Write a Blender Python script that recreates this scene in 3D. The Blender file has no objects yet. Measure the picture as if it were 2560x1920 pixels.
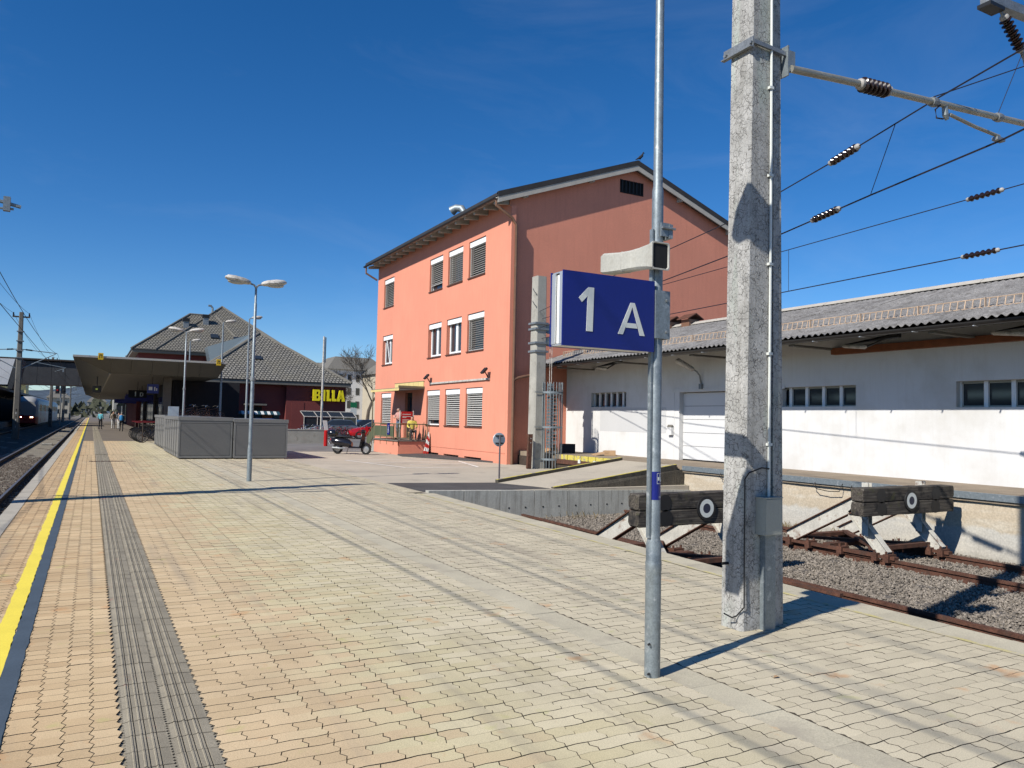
import bpy, bmesh, math, random
from mathutils import Vector, Matrix
random.seed(7)
R = math.radians
SC = bpy.context.scene
COL = SC.collection

# ------------------------------------------------------------------ camera, sky, sun, exposure
cam_d = bpy.data.cameras.new('camera'); cam = bpy.data.objects.new('camera', cam_d); COL.objects.link(cam)
cam_d.sensor_width = 36.0; cam_d.lens = 1923.0 / 2560 * 36; cam_d.clip_start = 0.05; cam_d.clip_end = 20000
cam.matrix_world = (Matrix.Translation((0, 0, 1.65)) @ Matrix.Rotation(R(-28.615), 4, 'Z')
                    @ Matrix.Rotation(R(90 + 2.74), 4, 'X') @ Matrix.Rotation(R(1.2), 4, 'Z'))
SC.camera = cam
SUN_AZ, SUN_EL = 16.5, 40.0          # light travels towards (cos az, sin az)
world = bpy.data.worlds.new('World'); SC.world = world; world.use_nodes = True
wn = world.node_tree.nodes; wl = world.node_tree.links
for n in list(wn): wn.remove(n)
w_out = wn.new('ShaderNodeOutputWorld'); w_bg = wn.new('ShaderNodeBackground'); w_sky = wn.new('ShaderNodeTexSky')
w_sky.sky_type = 'NISHITA'; w_sky.sun_disc = False
w_sky.sun_elevation = R(SUN_EL); w_sky.sun_rotation = math.atan2(-math.cos(R(SUN_AZ)), -math.sin(R(SUN_AZ)))
w_sky.altitude = 1500; w_sky.air_density = 1.0; w_sky.dust_density = 0.15; w_sky.ozone_density = 5.0
w_bg.inputs['Strength'].default_value = 0.10
w_hs = wn.new('ShaderNodeHueSaturation'); w_hs.inputs['Saturation'].default_value = 1.27; w_hs.inputs['Hue'].default_value = 0.504
wl.new(w_sky.outputs[0], w_hs.inputs['Color'])
# very thin cirrus wisps
w_tc = wn.new('ShaderNodeTexCoord'); w_map = wn.new('ShaderNodeMapping'); w_map.inputs['Scale'].default_value = (2.0, 3.2, 7.0); w_map.inputs['Rotation'].default_value = (.5, .3, .8)
w_no = wn.new('ShaderNodeTexNoise'); w_no.inputs['Scale'].default_value = 1.3; w_no.inputs['Detail'].default_value = 7; w_no.inputs['Roughness'].default_value = .62; w_no.inputs['Distortion'].default_value = .6
w_rp = wn.new('ShaderNodeValToRGB'); w_rp.color_ramp.elements[0].position = .50; w_rp.color_ramp.elements[0].color = (0, 0, 0, 1); w_rp.color_ramp.elements[1].position = .80; w_rp.color_ramp.elements[1].color = (.06, .06, .06, 1)
w_mx = wn.new('ShaderNodeMix'); w_mx.data_type = 'RGBA'; w_mx.inputs[7].default_value = (6.0, 6.6, 7.4, 1)
wl.new(w_tc.outputs['Generated'], w_map.inputs[0]); wl.new(w_map.outputs[0], w_no.inputs['Vector']); wl.new(w_no.outputs['Fac'], w_rp.inputs[0]); wl.new(w_rp.outputs[0], w_mx.inputs[0])
wl.new(w_hs.outputs[0], w_mx.inputs[6]); wl.new(w_mx.outputs[2], w_bg.inputs[0]); wl.new(w_bg.outputs[0], w_out.inputs[0])
sun_d = bpy.data.lights.new('sun', 'SUN'); sun = bpy.data.objects.new('sun', sun_d); COL.objects.link(sun)
sun_d.energy = 5.0; sun_d.angle = R(0.5); sun_d.color = (1.0, 0.955, 0.88)
d_sun = Vector((math.cos(R(SUN_AZ)) * math.cos(R(SUN_EL)), math.sin(R(SUN_AZ)) * math.cos(R(SUN_EL)), -math.sin(R(SUN_EL))))
sun.rotation_euler = d_sun.to_track_quat('-Z', 'Y').to_euler(); sun.location = (-40, -15, 40)
SC.view_settings.view_transform = 'Standard'; SC.view_settings.look = 'None'
SC.view_settings.exposure = 0.27; SC.view_settings.gamma = 1.0; SC.view_settings.use_curve_mapping = False
SC.render.engine = 'CYCLES'; SC.cycles.max_bounces = 5; SC.cycles.diffuse_bounces = 1

# ------------------------------------------------------------------ materials
MATS = {}
def new_mat(name):
    m = bpy.data.materials.new(name); m.use_nodes = True; MATS[name] = m
    nt = m.node_tree; b = nt.nodes['Principled BSDF']
    return m, nt, nt.nodes, nt.links, b
def c4(c, k=1.0): return (min(1, c[0] * k), min(1, c[1] * k), min(1, c[2] * k), 1)
def noise(nt, pos, scale, detail=4, rough=.55, vec=None):
    n = nt.nodes.new('ShaderNodeTexNoise'); n.inputs['Scale'].default_value = scale
    n.inputs['Detail'].default_value = detail; n.inputs['Roughness'].default_value = rough
    nt.links.new(pos, n.inputs['Vector']); return n.outputs['Fac']
def mapv(nt, pos, scale):
    n = nt.nodes.new('ShaderNodeMapping'); n.inputs['Scale'].default_value = scale
    nt.links.new(pos, n.inputs['Vector']); return n.outputs[0]
def ramp(nt, fac, stops, interp='LINEAR'):
    n = nt.nodes.new('ShaderNodeValToRGB'); n.color_ramp.interpolation = interp
    el = n.color_ramp.elements
    while len(el) < len(stops): el.new(0.5)
    for e, (p, c) in zip(el, stops):
        e.position = p; e.color = c if len(c) == 4 else (*c, 1)
    nt.links.new(fac, n.inputs[0]); return n.outputs[0]
def g(v): return (v, v, v, 1)
def mix(nt, a, b, fac, mode='MIX'):
    n = nt.nodes.new('ShaderNodeMix'); n.data_type = 'RGBA'; n.blend_type = mode; n.clamp_result = False
    for k, v in ((0, fac), (6, a), (7, b)):
        if hasattr(v, 'is_output'): nt.links.new(v, n.inputs[k])
        else: n.inputs[k].default_value = v
    return n.outputs[2]
def math_n(nt, op, a, b=0.0):
    n = nt.nodes.new('ShaderNodeMath'); n.operation = op
    for k, v in ((0, a), (1, b)):
        if hasattr(v, 'is_output'): nt.links.new(v, n.inputs[k])
        else: n.inputs[k].default_value = v
    return n.outputs[0]
def position(nt): return nt.nodes.new('ShaderNodeNewGeometry').outputs['Position']
def bump(nt, b, h, strength, dist=.01):
    n = nt.nodes.new('ShaderNodeBump'); n.inputs['Strength'].default_value = strength; n.inputs['Distance'].default_value = dist
    nt.links.new(h, n.inputs['Height']); nt.links.new(n.outputs[0], b.inputs['Normal'])
def mat(name, col, rough=.75, var=.12, sc=2.0, fine=40., fvar=.08, bmp=0., metal=0., spec=.35, dirt=None, streak=None, isl=0.):
    """base colour with large and fine mottling; dirt=(colour, scale, lo, hi); streak=(colour, amount): vertical runs"""
    m, nt, N, L, b = new_mat(name); P = position(nt)
    c = ramp(nt, noise(nt, P, sc), [(.3, c4(col, 1 - var)), (.7, c4(col, 1 + var))])
    f = noise(nt, P, fine, 3)
    if fvar: c = mix(nt, c, ramp(nt, f, [(.3, g(1 - fvar * 2)), (.7, g(1 + fvar))]), 1.0, 'MULTIPLY')
    if streak:
        s = noise(nt, mapv(nt, P, (5, 5, .35)), 2.0, 5, .7)
        c = mix(nt, c, (*streak[0], 1), math_n(nt, 'MULTIPLY', ramp(nt, s, [(.48, g(0)), (.75, g(1))]), streak[1]))
    if dirt:
        d = noise(nt, P, dirt[1], 6, .65)
        c = mix(nt, c, (*dirt[0], 1), ramp(nt, d, [(dirt[2], g(0)), (dirt[3], g(1))]))
    if isl:
        r = N.new('ShaderNodeNewGeometry').outputs['Random Per Island']; o = N.new('ShaderNodeObjectInfo').outputs['Random']
        k = math_n(nt, 'FRACT', math_n(nt, 'ADD', r, o))
        c = mix(nt, c, ramp(nt, k, [(0, g(1 - isl)), (1, g(1 + isl))]), 1.0, 'MULTIPLY')
    L.new(c, b.inputs['Base Color'])
    b.inputs['Roughness'].default_value = rough; b.inputs['Metallic'].default_value = metal
    b.inputs['Specular IOR Level'].default_value = spec
    if bmp: bump(nt, b, f, bmp)
    return m
def plain(name, col, rough=.6, metal=0., spec=.4, emit=0.):
    m, nt, N, L, b = new_mat(name)
    b.inputs['Base Color'].default_value = (*col, 1); b.inputs['Roughness'].default_value = rough
    b.inputs['Metallic'].default_value = metal; b.inputs['Specular IOR Level'].default_value = spec
    if emit:
        b.inputs['Emission Color'].default_value = (*col, 1); b.inputs['Emission Strength'].default_value = emit
    return m

def paving_mat(name, far=False):
    m, nt, N, L, b = new_mat(name); P = position(nt)
    sx = N.new('ShaderNodeSeparateXYZ'); L.new(P, sx.inputs[0])
    wob = math_n(nt, 'MULTIPLY', math_n(nt, 'SUBTRACT', noise(nt, P, .55, 3), .5), 1.6)
    isl = N.new('ShaderNodeNewGeometry').outputs['Random Per Island']; oi = N.new('ShaderNodeObjectInfo').outputs['Random']
    rnd = math_n(nt, 'FRACT', math_n(nt, 'ADD', isl, oi))
    jit = math_n(nt, 'MULTIPLY', math_n(nt, 'SUBTRACT', rnd, .5), .9)
    x = math_n(nt, 'ADD', math_n(nt, 'ADD', sx.outputs[0], wob), jit)
    # tan stones by the track edge, a strip of greenish ones, then grey-beige ones
    fac = math_n(nt, 'DIVIDE', math_n(nt, 'ADD', x, 2.0), 10.0)
    c = ramp(nt, fac, [(.10, (.50, .345, .19)), (.20, (.55, .405, .235)), (.32, (.56, .425, .26)), (.385, (.53, .458, .28)),
                       (.46, (.535, .468, .315)), (.56, (.53, .466, .335)), (.9, (.505, .443, .317))])
    sp = noise(nt, P, 150, 2, .6)
    c = mix(nt, c, ramp(nt, sp, [(.3, g(.80)), (.5, g(1.0)), (.72, g(1.16))]), 1.0, 'MULTIPLY')
    c = mix(nt, c, ramp(nt, rnd, [(0, g(.93)), (1, g(1.06))]), 1.0, 'MULTIPLY')
    c = mix(nt, c, ramp(nt, noise(nt, P, 1.3, 5, .6), [(.3, g(.88)), (.65, g(1.05))]), 1.0, 'MULTIPLY')
    # worn grey tracks running along the platform
    tr = noise(nt, mapv(nt, P, (2.6, .16, 1)), 1.0, 4, .6)
    c = mix(nt, c, (.25, .215, .17, 1), math_n(nt, 'MULTIPLY', ramp(nt, tr, [(.55, g(0)), (.70, g(1))]), .45))
    # rusty and mossy single stones
    rs = noise(nt, P, 2.1, 5, .6)
    c = mix(nt, c, (.50, .25, .10, 1), math_n(nt, 'MULTIPLY', ramp(nt, rs, [(.62, g(0)), (.70, g(1))]), .55))
    ms = noise(nt, mapv(nt, P, (1, 1, 1.01)), 3.3, 5, .6)
    c = mix(nt, c, (.40, .40, .13, 1), math_n(nt, 'MULTIPLY', ramp(nt, ms, [(.63, g(0)), (.71, g(1))]), .4))
    if far:
        br = N.new('ShaderNodeTexBrick'); br.inputs['Scale'].default_value = 1.0; br.inputs['Brick Width'].default_value = .2
        br.inputs['Row Height'].default_value = .14; br.inputs['Mortar Size'].default_value = .006
        rot = N.new('ShaderNodeMapping'); rot.inputs['Rotation'].default_value = (0, 0, R(90)); L.new(P, rot.inputs[0]); L.new(rot.outputs[0], br.inputs[0])
        br.inputs['Color1'].default_value = g(.96); br.inputs['Color2'].default_value = g(1.03); br.inputs['Mortar'].default_value = g(.55)
        c = mix(nt, c, br.outputs[0], 1.0, 'MULTIPLY')
    L.new(c, b.inputs['Base Color']); b.inputs['Roughness'].default_value = .85; b.inputs['Specular IOR Level'].default_value = .25
    bump(nt, b, sp, .25, .004)
    return m
PAVE = paving_mat('paving_concrete'); PAVE_FAR = paving_mat('paving_distance', True)
JOINT = mat('joint_sand', (.072, .06, .046), .95, .2, 6)
TACT = mat('tactile_concrete', (.285, .25, .185), .9, .12, 3, 140, .14, .3, dirt=((.33, .14, .11), 2.6, .62, .70), isl=.10)
KERB = mat('kerb_concrete', (.40, .365, .30), .9, .12, 3, 90, .12, .2)
SLAB = mat('slab_concrete', (.485, .437, .322), .9, .08, 2, 120, .12, .25, dirt=((.33, .29, .225), 1.7, .5, .72), isl=.04)
YELLOW = mat('yellow_paint', (.80, .64, .075), .7, .05, 3, 120, .06)
NAVY = mat('slate_paint', (.062, .085, .11), .75, .12, 3, 120, .1)
OLDYEL = mat('faded_yellow_paint', (.52, .45, .20), .9, .1, 2, 60, .1, dirt=((.45, .40, .31), 5, .42, .60))
ASPH = mat('asphalt_light', (.45, .395, .31), .92, .10, .5, 60, .12, .3, dirt=((.29, .255, .21), .8, .52, .72))
ASPHD = mat('asphalt_dark', (.075, .07, .068), .92, .2, 1.5, 70, .15, .3)
WHITELINE = mat('white_road_paint', (.80, .78, .72), .8, .08, 3, 40, .1, dirt=((.42, .38, .31), 4, .56, .68))
BALLAST = mat('ballast_ground', (.13, .115, .10), .95, .25, 3, 35, .45, 1.0)
STONE = mat('ballast_stone', (.215, .185, .15), .9, .1, 1, 60, .15, 0, isl=.45)
STONED = mat('ballast_stone_dark', (.12, .095, .075), .9, .1, 1, 60, .15, 0, isl=.4)
BALLASTD = mat('ballast_dark', (.10, .08, .062), .95, .25, 3, 45, .3, .8)
GRND = mat('gravel_plain', (.20, .18, .15), .95, .25, .05, 3, .2)
RUST = mat('rusty_steel', (.105, .046, .029), .85, .35, 9, 70, .25, .3, dirt=((.06, .035, .025), 7, .5, .7))
RAILTOP = mat('worn_rail_steel', (.30, .24, .20), .4, .15, 6, 60, .1, 0, .8)
RAILD = mat('dark_rail', (.06, .045, .035), .7, .25, 9, 70, .2)
SLEEP = mat('sleeper_concrete', (.29, .26, .21), .9, .15, 3, 60, .15)
CONC = mat('stained_concrete', (.45, .44, .385), .9, .10, 2, 60, .10, .15, streak=((.10, .085, .07), .62))
CONCL = mat('pale_concrete', (.36, .345, .30), .9, .12, 2, 60, .12, .15, dirt=((.2, .185, .15), 3, .55, .75))
SOIL = mat('dark_soil', (.075, .062, .045), .95, .3, 4, 40, .3, .5)
SIDEW = mat('mossy_ramp_side', (.085, .075, .058), .95, .3, 3, 40, .25, .4, streak=((.15, .12, .085), .6))
GALV = mat('galvanised_steel', (.24, .275, .29), .5, .14, 22, 90, .10, 0, .45, dirt=((.44, .47, .48), 12, .58, .7))
GALVD = mat('weathered_galvanised', (.25, .265, .27), .5, .2, 9, 60, .12, 0, .5)
ALU = plain('aluminium', (.62, .63, .62), .4, .6)
BLUE = mat('sign_blue', (.007, .013, .16), .35, .05, 3, 60, .03, spec=.5)
WHITE = mat('sign_white', (.62, .64, .60), .5, .03, 3, 60, .02)
HORN = mat('speaker_plastic', (.42, .41, .36), .6, .06, 8, 60, .06, dirt=((.33, .31, .26), 9, .55, .75))
BLACK = plain('black_plastic', (.012, .012, .013), .5)
DARK = plain('dark_void', (.010, .010, .010), .8)
PORC = plain('brown_porcelain', (.018, .009, .007), .18, 0, .5)
PORCW = mat('white_fitting', (.36, .34, .31), .5, .08, 9)
WIRE = plain('wire_copper', (.022, .02, .03), .6, .3)
ARM = mat('arm_tube', (.36, .34, .28), .45, .12, 9, 60, .1, 0, .5)
BOXG = mat('junction_box_grey', (.34, .345, .30), .5, .03, 3, 60, .03)
CORAL = mat('coral_render', (.69, .268, .175), .9, .05, .7, 50, .06, .12, dirt=((.63, .25, .165), .6, .45, .75), streak=((.50, .175, .115), .40))
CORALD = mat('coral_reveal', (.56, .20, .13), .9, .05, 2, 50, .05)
PLASTICW = plain('white_window_plastic', (.80, .80, .78), .4)
SLATM = plain('shutter_aluminium', (.47, .46, .43), .5, .1)
GLASS = plain('window_glass', (.025, .03, .035), .06, 0, .8)
SILL = plain('brown_sill', (.10, .045, .03), .6)
ROOFD = mat('dark_roof_sheet', (.04, .036, .033), .6, .15, 3, 60, .1)
SOFFIT = mat('weathered_soffit', (.42, .39, .34), .8, .08, 3)
PIPE = mat('brown_downpipe', (.23, .13, .085), .5, .1, 4, 60, .08, 0, .3)
GUTTER = plain('dark_gutter', (.045, .042, .04), .4, .5)
STUCCOW = mat('white_render', (.66, .655, .64), .9, .02, .6, 60, .03, .12, dirt=((.53, .51, .47), .7, .50, .78), streak=((.50, .48, .44), .28))
STUCCOG = mat('grey_patch_render', (.53, .53, .525), .9, .02, 1, 60, .03)
DOORW = plain('white_door_panel', (.64, .64, .635), .45)
ETERNIT = mat('corrugated_cement', (.235, .225, .215), .95, .2, 2.5, 40, .25, .4, dirt=((.10, .092, .085), 3, .5, .72), isl=.10)
GUARD = mat('snow_guard_rust', (.45, .33, .23), .8, .2, 6)
WOODB = mat('orange_beam', (.22, .075, .03), .7, .2, 5)
TIMBER = None
def timber():
    m, nt, N, L, b = new_mat('tarred_timber'); P = position(nt)
    n1 = noise(nt, mapv(nt, P, (1.2, 30, 30)), 1.5, 6, .7)
    c = ramp(nt, n1, [(.3, (.012, .010, .009)), (.5, (.055, .045, .035)), (.70, (.16, .14, .11))])
    c = mix(nt, c, (.008, .007, .007, 1), ramp(nt, noise(nt, P, 5, 5), [(.52, g(0)), (.64, g(.9))]))
    c = mix(nt, c, (.06, .06, .02, 1), ramp(nt, noise(nt, mapv(nt, P, (1, 1, 1.1)), 8, 5), [(.60, g(0)), (.70, g(.6))]))
    L.new(c, b.inputs['Base Color']); b.inputs['Roughness'].default_value = .85; bump(nt, b, n1, .6, .01); return m
TIMBER = timber()
STOPW = mat('buffer_white_paint', (.50, .48, .42), .7, .12, 6, 60, .1, dirt=((.16, .07, .035), 5, .56, .68))
def mast_mat():
    m, nt, N, L, b = new_mat('cracked_concrete'); P = position(nt)
    d = N.new('ShaderNodeTexNoise'); d.inputs['Scale'].default_value = 14; L.new(P, d.inputs['Vector'])
    vm = N.new('ShaderNodeVectorMath'); vm.operation = 'MULTIPLY_ADD'; vm.inputs[1].default_value = (.06, .06, .06)
    L.new(d.outputs['Color'], vm.inputs[0]); L.new(P, vm.inputs[2])
    v = N.new('ShaderNodeTexVoronoi'); v.feature = 'DISTANCE_TO_EDGE'; v.inputs['Scale'].default_value = 21; L.new(vm.outputs[0], v.inputs['Vector'])
    v2 = N.new('ShaderNodeTexVoronoi'); v2.feature = 'DISTANCE_TO_EDGE'; v2.inputs['Scale'].default_value = 34; L.new(vm.outputs[0], v2.inputs['Vector'])
    base = ramp(nt, noise(nt, P, 5, 5), [(.3, (.31, .305, .285)), (.7, (.45, .44, .415))])
    base = mix(nt, base, ramp(nt, noise(nt, P, 70, 3), [(.3, g(.8)), (.65, g(1.08))]), 1.0, 'MULTIPLY')
    base = mix(nt, base, (.36, .42, .36, 1), ramp(nt, noise(nt, mapv(nt, P, (4, 4, .8)), 1.5, 4), [(.56, g(0)), (.72, g(.6))]))
    base = mix(nt, base, (.16, .15, .13, 1), math_n(nt, 'MULTIPLY', ramp(nt, noise(nt, mapv(nt, P, (9, 9, .45)), 1.6, 5, .65), [(.50, g(0)), (.74, g(1))]), .55))
    msk = noise(nt, P, 13, 4)
    cr = math_n(nt, 'MULTIPLY', ramp(nt, v.outputs['Distance'], [(.012, g(1)), (.052, g(0))]), ramp(nt, msk, [(.42, g(0)), (.52, g(1))]))
    cr2 = math_n(nt, 'MULTIPLY', ramp(nt, v2.outputs['Distance'], [(.02, g(.8)), (.07, g(0))]), ramp(nt, noise(nt, P, 14, 3), [(.50, g(0)), (.57, g(1))]))
    k = math_n(nt, 'MAXIMUM', cr, cr2)
    c = mix(nt, base, (.075, .07, .065, 1), math_n(nt, 'MULTIPLY', k, .80))
    L.new(c, b.inputs['Base Color']); b.inputs['Roughness'].default_value = .85; b.inputs['Specular IOR Level'].default_value = .25
    bump(nt, b, math_n(nt, 'SUBTRACT', 1.0, k), .5, .006); return m
MASTC = mast_mat()
def dock_wall_mat():
    m, nt, N, L, b = new_mat('loading_dock_wall'); P = position(nt)
    s = N.new('ShaderNodeSeparateXYZ'); L.new(P, s.inputs[0])
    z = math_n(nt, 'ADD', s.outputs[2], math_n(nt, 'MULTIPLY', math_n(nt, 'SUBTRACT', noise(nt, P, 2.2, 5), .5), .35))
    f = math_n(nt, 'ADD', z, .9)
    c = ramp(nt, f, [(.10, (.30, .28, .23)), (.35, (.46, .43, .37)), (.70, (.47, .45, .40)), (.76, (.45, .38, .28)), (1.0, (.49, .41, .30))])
    c = mix(nt, c, (.60, .56, .47, 1), ramp(nt, f, [(1.04, g(0)), (1.12, g(1))]) if False else ramp(nt, noise(nt, mapv(nt, P, (1, .7, 3)), 2, 4), [(.5, g(0)), (.7, g(.6))]))
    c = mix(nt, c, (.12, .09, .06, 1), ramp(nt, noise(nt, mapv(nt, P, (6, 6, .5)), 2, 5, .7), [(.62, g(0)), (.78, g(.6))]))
    c = mix(nt, c, ramp(nt, noise(nt, P, 30, 4), [(.3, g(.8)), (.7, g(1.1))]), 1.0, 'MULTIPLY')
    L.new(c, b.inputs['Base Color']); b.inputs['Roughness'].default_value = .9; bump(nt, b, noise(nt, P, 12, 5), .4, .02); return m
DOCKW = dock_wall_mat()
def tile_mat(name, c1, c2, c3, pu, pv):
    m, nt, N, L, b = new_mat(name)
    uv = N.new('ShaderNodeUVMap').outputs[0]; P = position(nt)
    br = N.new('ShaderNodeTexBrick'); L.new(uv, br.inputs[0]); br.inputs['Scale'].default_value = 1
    br.inputs['Brick Width'].default_value = pu; br.inputs['Row Height'].default_value = pv
    br.inputs['Mortar Size'].default_value = pv * .16; br.inputs['Mortar Smooth'].default_value = .6
    br.inputs['Color1'].default_value = c4(c1); br.inputs['Color2'].default_value = c4(c2); br.inputs['Mortar'].default_value = c4(c3)
    c = mix(nt, br.outputs[0], (.17, .15, .10, 1), ramp(nt, noise(nt, P, .8, 5), [(.45, g(0)), (.7, g(.35))]))
    L.new(c, b.inputs['Base Color']); b.inputs['Roughness'].default_value = .85
    bump(nt, b, math_n(nt, 'SUBTRACT', 1.0, br.outputs['Fac']), 1.0, .12); return m
TILES = tile_mat('roof_tiles', (.25, .232, .195), (.19, .176, .15), (.03, .03, .027), .34, .40)
TILEB = tile_mat('station_roof_tiles', (.20, .185, .155), (.165, .152, .128), (.045, .043, .036), .34, .38)
MAROON = mat('maroon_render', (.16, .038, .034), .85, .08, 1, 30, .06)
REDW = mat('red_render', (.30, .065, .05), .85, .06, 1, 30, .06)
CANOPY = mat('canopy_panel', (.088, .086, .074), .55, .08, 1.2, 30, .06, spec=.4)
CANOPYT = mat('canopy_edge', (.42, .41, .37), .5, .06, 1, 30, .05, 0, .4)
FASCIA = mat('grey_wood_fascia', (.15, .14, .12), .8, .1, 3)
SHED = mat('shed_panel_grey', (.125, .125, .122), .6, .05, 1.2, 40, .05)
SHEDL = mat('shed_frame_grey', (.165, .165, .16), .55, .05, 1.2, 40, .05)
BRIDGE = mat('footbridge_cladding', (.055, .055, .055), .6, .15, 1, 6, .1)
SIGNY = plain('yellow_letter', (.80, .66, .01), .4)
RED = mat('red_paint', (.42, .012, .012), .35, .05, 3)
RETRO = mat('sign_grey_back', (.44, .50, .54), .45, .06, 5, 60, .05, 0, .3)
IVORY = mat('cream_fascia', (.66, .52, .22), .7, .06, 3)
RAILG = mat('railing_olive', (.16, .14, .08), .6, .1, 5)
BARK = mat('bark', (.10, .08, .06), .9, .2, 3)
CARD = mat('cardboard', (.42, .27, .15), .9, .08, 4)
HILLM = mat('hazy_wooded_hill', (.05, .07, .095), .95, .3, .004, .03, .2)  # forest colour with the blue of distance haze mixed in
SKIN = plain('skin', (.48, .27, .19), .6)
HAIRD = plain('dark_hair', (.02, .014, .01), .6)
HAIRG = plain('grey_hair', (.22, .20, .18), .6)
def cloth(n, c): return mat('cloth_' + n, c, .85, .12, 9, 60, .1)
C_JEAN = cloth('denim', (.10, .16, .24)); C_DARK = cloth('dark', (.02, .02, .024)); C_PINK = cloth('rose', (.50, .26, .22))
C_YEL = cloth('yellow', (.62, .52, .10)); C_GREY = cloth('grey', (.26, .27, .28)); C_BLUE = cloth('blue', (.03, .22, .50)); C_TEAL = cloth('teal', (.10, .35, .42))
C_BEIGE = cloth('beige', (.42, .35, .26)); C_WHITE = cloth('white', (.6, .6, .58))
TYRE = plain('tyre_rubber', (.015, .015, .015), .8)
RIM = plain('alloy_rim', (.40, .40, .40), .35, .7)
CHROME = plain('chrome', (.6, .6, .6), .15, 1.0)
SCOOT = plain('scooter_black', (.012, .013, .018), .18, 0, .6)
LAMPW = mat('lamp_shell', (.52, .49, .44), .6, .15, 6, 40, .12, dirt=((.22, .20, .17), 9, .5, .7))
LENS = plain('lamp_lens', (.40, .39, .35), .3)

# ------------------------------------------------------------------ geometry helpers
class MB:
    def __init__(s): s.v = []; s.f = []; s.m = []; s.uv = {}
    def add(s, vs, fs, mi=0):
        o = len(s.v); s.v += [Vector(p) for p in vs]
        for f in fs: s.f.append([i + o for i in f]); s.m.append(mi)
        return s
    def quad(s, a, b, c, d, mi=0): return s.add([a, b, c, d], [(0, 1, 2, 3)], mi)
    def hexa(s, p, mi=0):      # 8 points: bottom ring 0-3, top ring 4-7
        return s.add(p, [(3, 2, 1, 0), (4, 5, 6, 7), (0, 1, 5, 4), (1, 2, 6, 5), (2, 3, 7, 6), (3, 0, 4, 7)], mi)
    def box(s, x0, x1, y0, y1, z0, z1, mi=0):
        return s.hexa([(x0, y0, z0), (x1, y0, z0), (x1, y1, z0), (x0, y1, z0), (x0, y0, z1), (x1, y0, z1), (x1, y1, z1), (x0, y1, z1)], mi)
    def obox(s, c, ax, ay, az, mi=0):   # centre and three half-axis vectors
        c, ax, ay, az = Vector(c), Vector(ax), Vector(ay), Vector(az)
        return s.hexa([c - ax - ay - az, c + ax - ay - az, c + ax + ay - az, c - ax + ay - az, c - ax - ay + az, c + ax - ay + az, c + ax + ay + az, c - ax + ay + az], mi)
    def beam(s, p0, p1, w, h, up=(0, 0, 1), mi=0):
        p0, p1 = Vector(p0), Vector(p1); d = (p1 - p0); t = d.normalized(); up = Vector(up)
        a = t.cross(up)
        if a.length < 1e-4: a = t.cross(Vector((0, 1, 0)))
        a.normalize(); b = a.cross(t)
        return s.obox((p0 + p1) / 2, d / 2, a * w / 2, b * h / 2, mi)
    def tube(s, pts, r, n=8, mi=0, cap=True):
        pts = [Vector(p) for p in pts]; k = len(pts); rs = r if isinstance(r, (list, tuple)) else [r] * k
        o = len(s.v); ref = None
        for i, p in enumerate(pts):
            t = (pts[min(i + 1, k - 1)] - pts[max(i - 1, 0)])
            t = t.normalized() if t.length > 1e-9 else Vector((0, 0, 1))
            if ref is None: ref = Vector((0, 0, 1)) if abs(t.z) < .9 else Vector((1, 0, 0))
            a = ref - t * ref.dot(t)
            if a.length < 1e-4: a = t.orthogonal()
            a.normalize(); b = t.cross(a); ref = a
            for j in range(n):
                q = 2 * math.pi * j / n; s.v.append(p + (a * math.cos(q) + b * math.sin(q)) * rs[i])
        for i in range(k - 1):
            for j in range(n):
                s.f.append([o + i * n + j, o + i * n + (j + 1) % n, o + (i + 1) * n + (j + 1) % n, o + (i + 1) * n + j]); s.m.append(mi)
        if cap:
            s.f.append([o + j for j in range(n)][::-1]); s.m.append(mi)
            s.f.append([o + (k - 1) * n + j for j in range(n)]); s.m.append(mi)
        return s
    def rod(s, p0, p1, r, n=8, mi=0, r1=None): return s.tube([p0, p1], [r, r if r1 is None else r1], n, mi)
    def prism(s, poly, d0, d1, fn, mi=0):   # 2D polygon (counter-clockwise) extruded; fn(u, v, d) -> xyz
        n = len(poly); vs = [fn(u, v, d0) for u, v in poly] + [fn(u, v, d1) for u, v in poly]
        return s.add(vs, [tuple(range(n))[::-1], tuple(range(n, 2 * n))] + [(i, (i + 1) % n, n + (i + 1) % n, n + i) for i in range(n)], mi)
    def rings(s, rr, mi=0, cap=True, closed=True):
        n = len(rr[0]); o = len(s.v)
        for r in rr: s.v += [Vector(p) for p in r]
        for i in range(len(rr) - 1):
            for j in range(n if closed else n - 1):
                s.f.append([o + i * n + j, o + i * n + (j + 1) % n, o + (i + 1) * n + (j + 1) % n, o + (i + 1) * n + j]); s.m.append(mi)
        if cap:
            s.f.append([o + j for j in range(n)][::-1]); s.m.append(mi); s.f.append([o + (len(rr) - 1) * n + j for j in range(n)]); s.m.append(mi)
        return s
    def lathe(s, prof, c=(0, 0, 0), axis=(0, 0, 1), n=14, mi=0, cap=True):   # prof: (radius, height)
        c, t = Vector(c), Vector(axis).normalized(); a = t.orthogonal().normalized(); b = t.cross(a)
        return s.rings([[c + t * h + (a * math.cos(2 * math.pi * j / n) + b * math.sin(2 * math.pi * j / n)) * max(r, .0005) for j in range(n)] for r, h in prof], mi, cap)
    def ball(s, c, rx, ry, rz, n=10, k=6, mi=0):
        return s.rings([[(c[0] + rx * math.sin(math.pi * i / k) * math.cos(2 * math.pi * j / n), c[1] + ry * math.sin(math.pi * i / k) * math.sin(2 * math.pi * j / n), c[2] - rz * math.cos(math.pi * i / k)) for j in range(n)] for i in range(k + 1) if True], mi)
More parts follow.
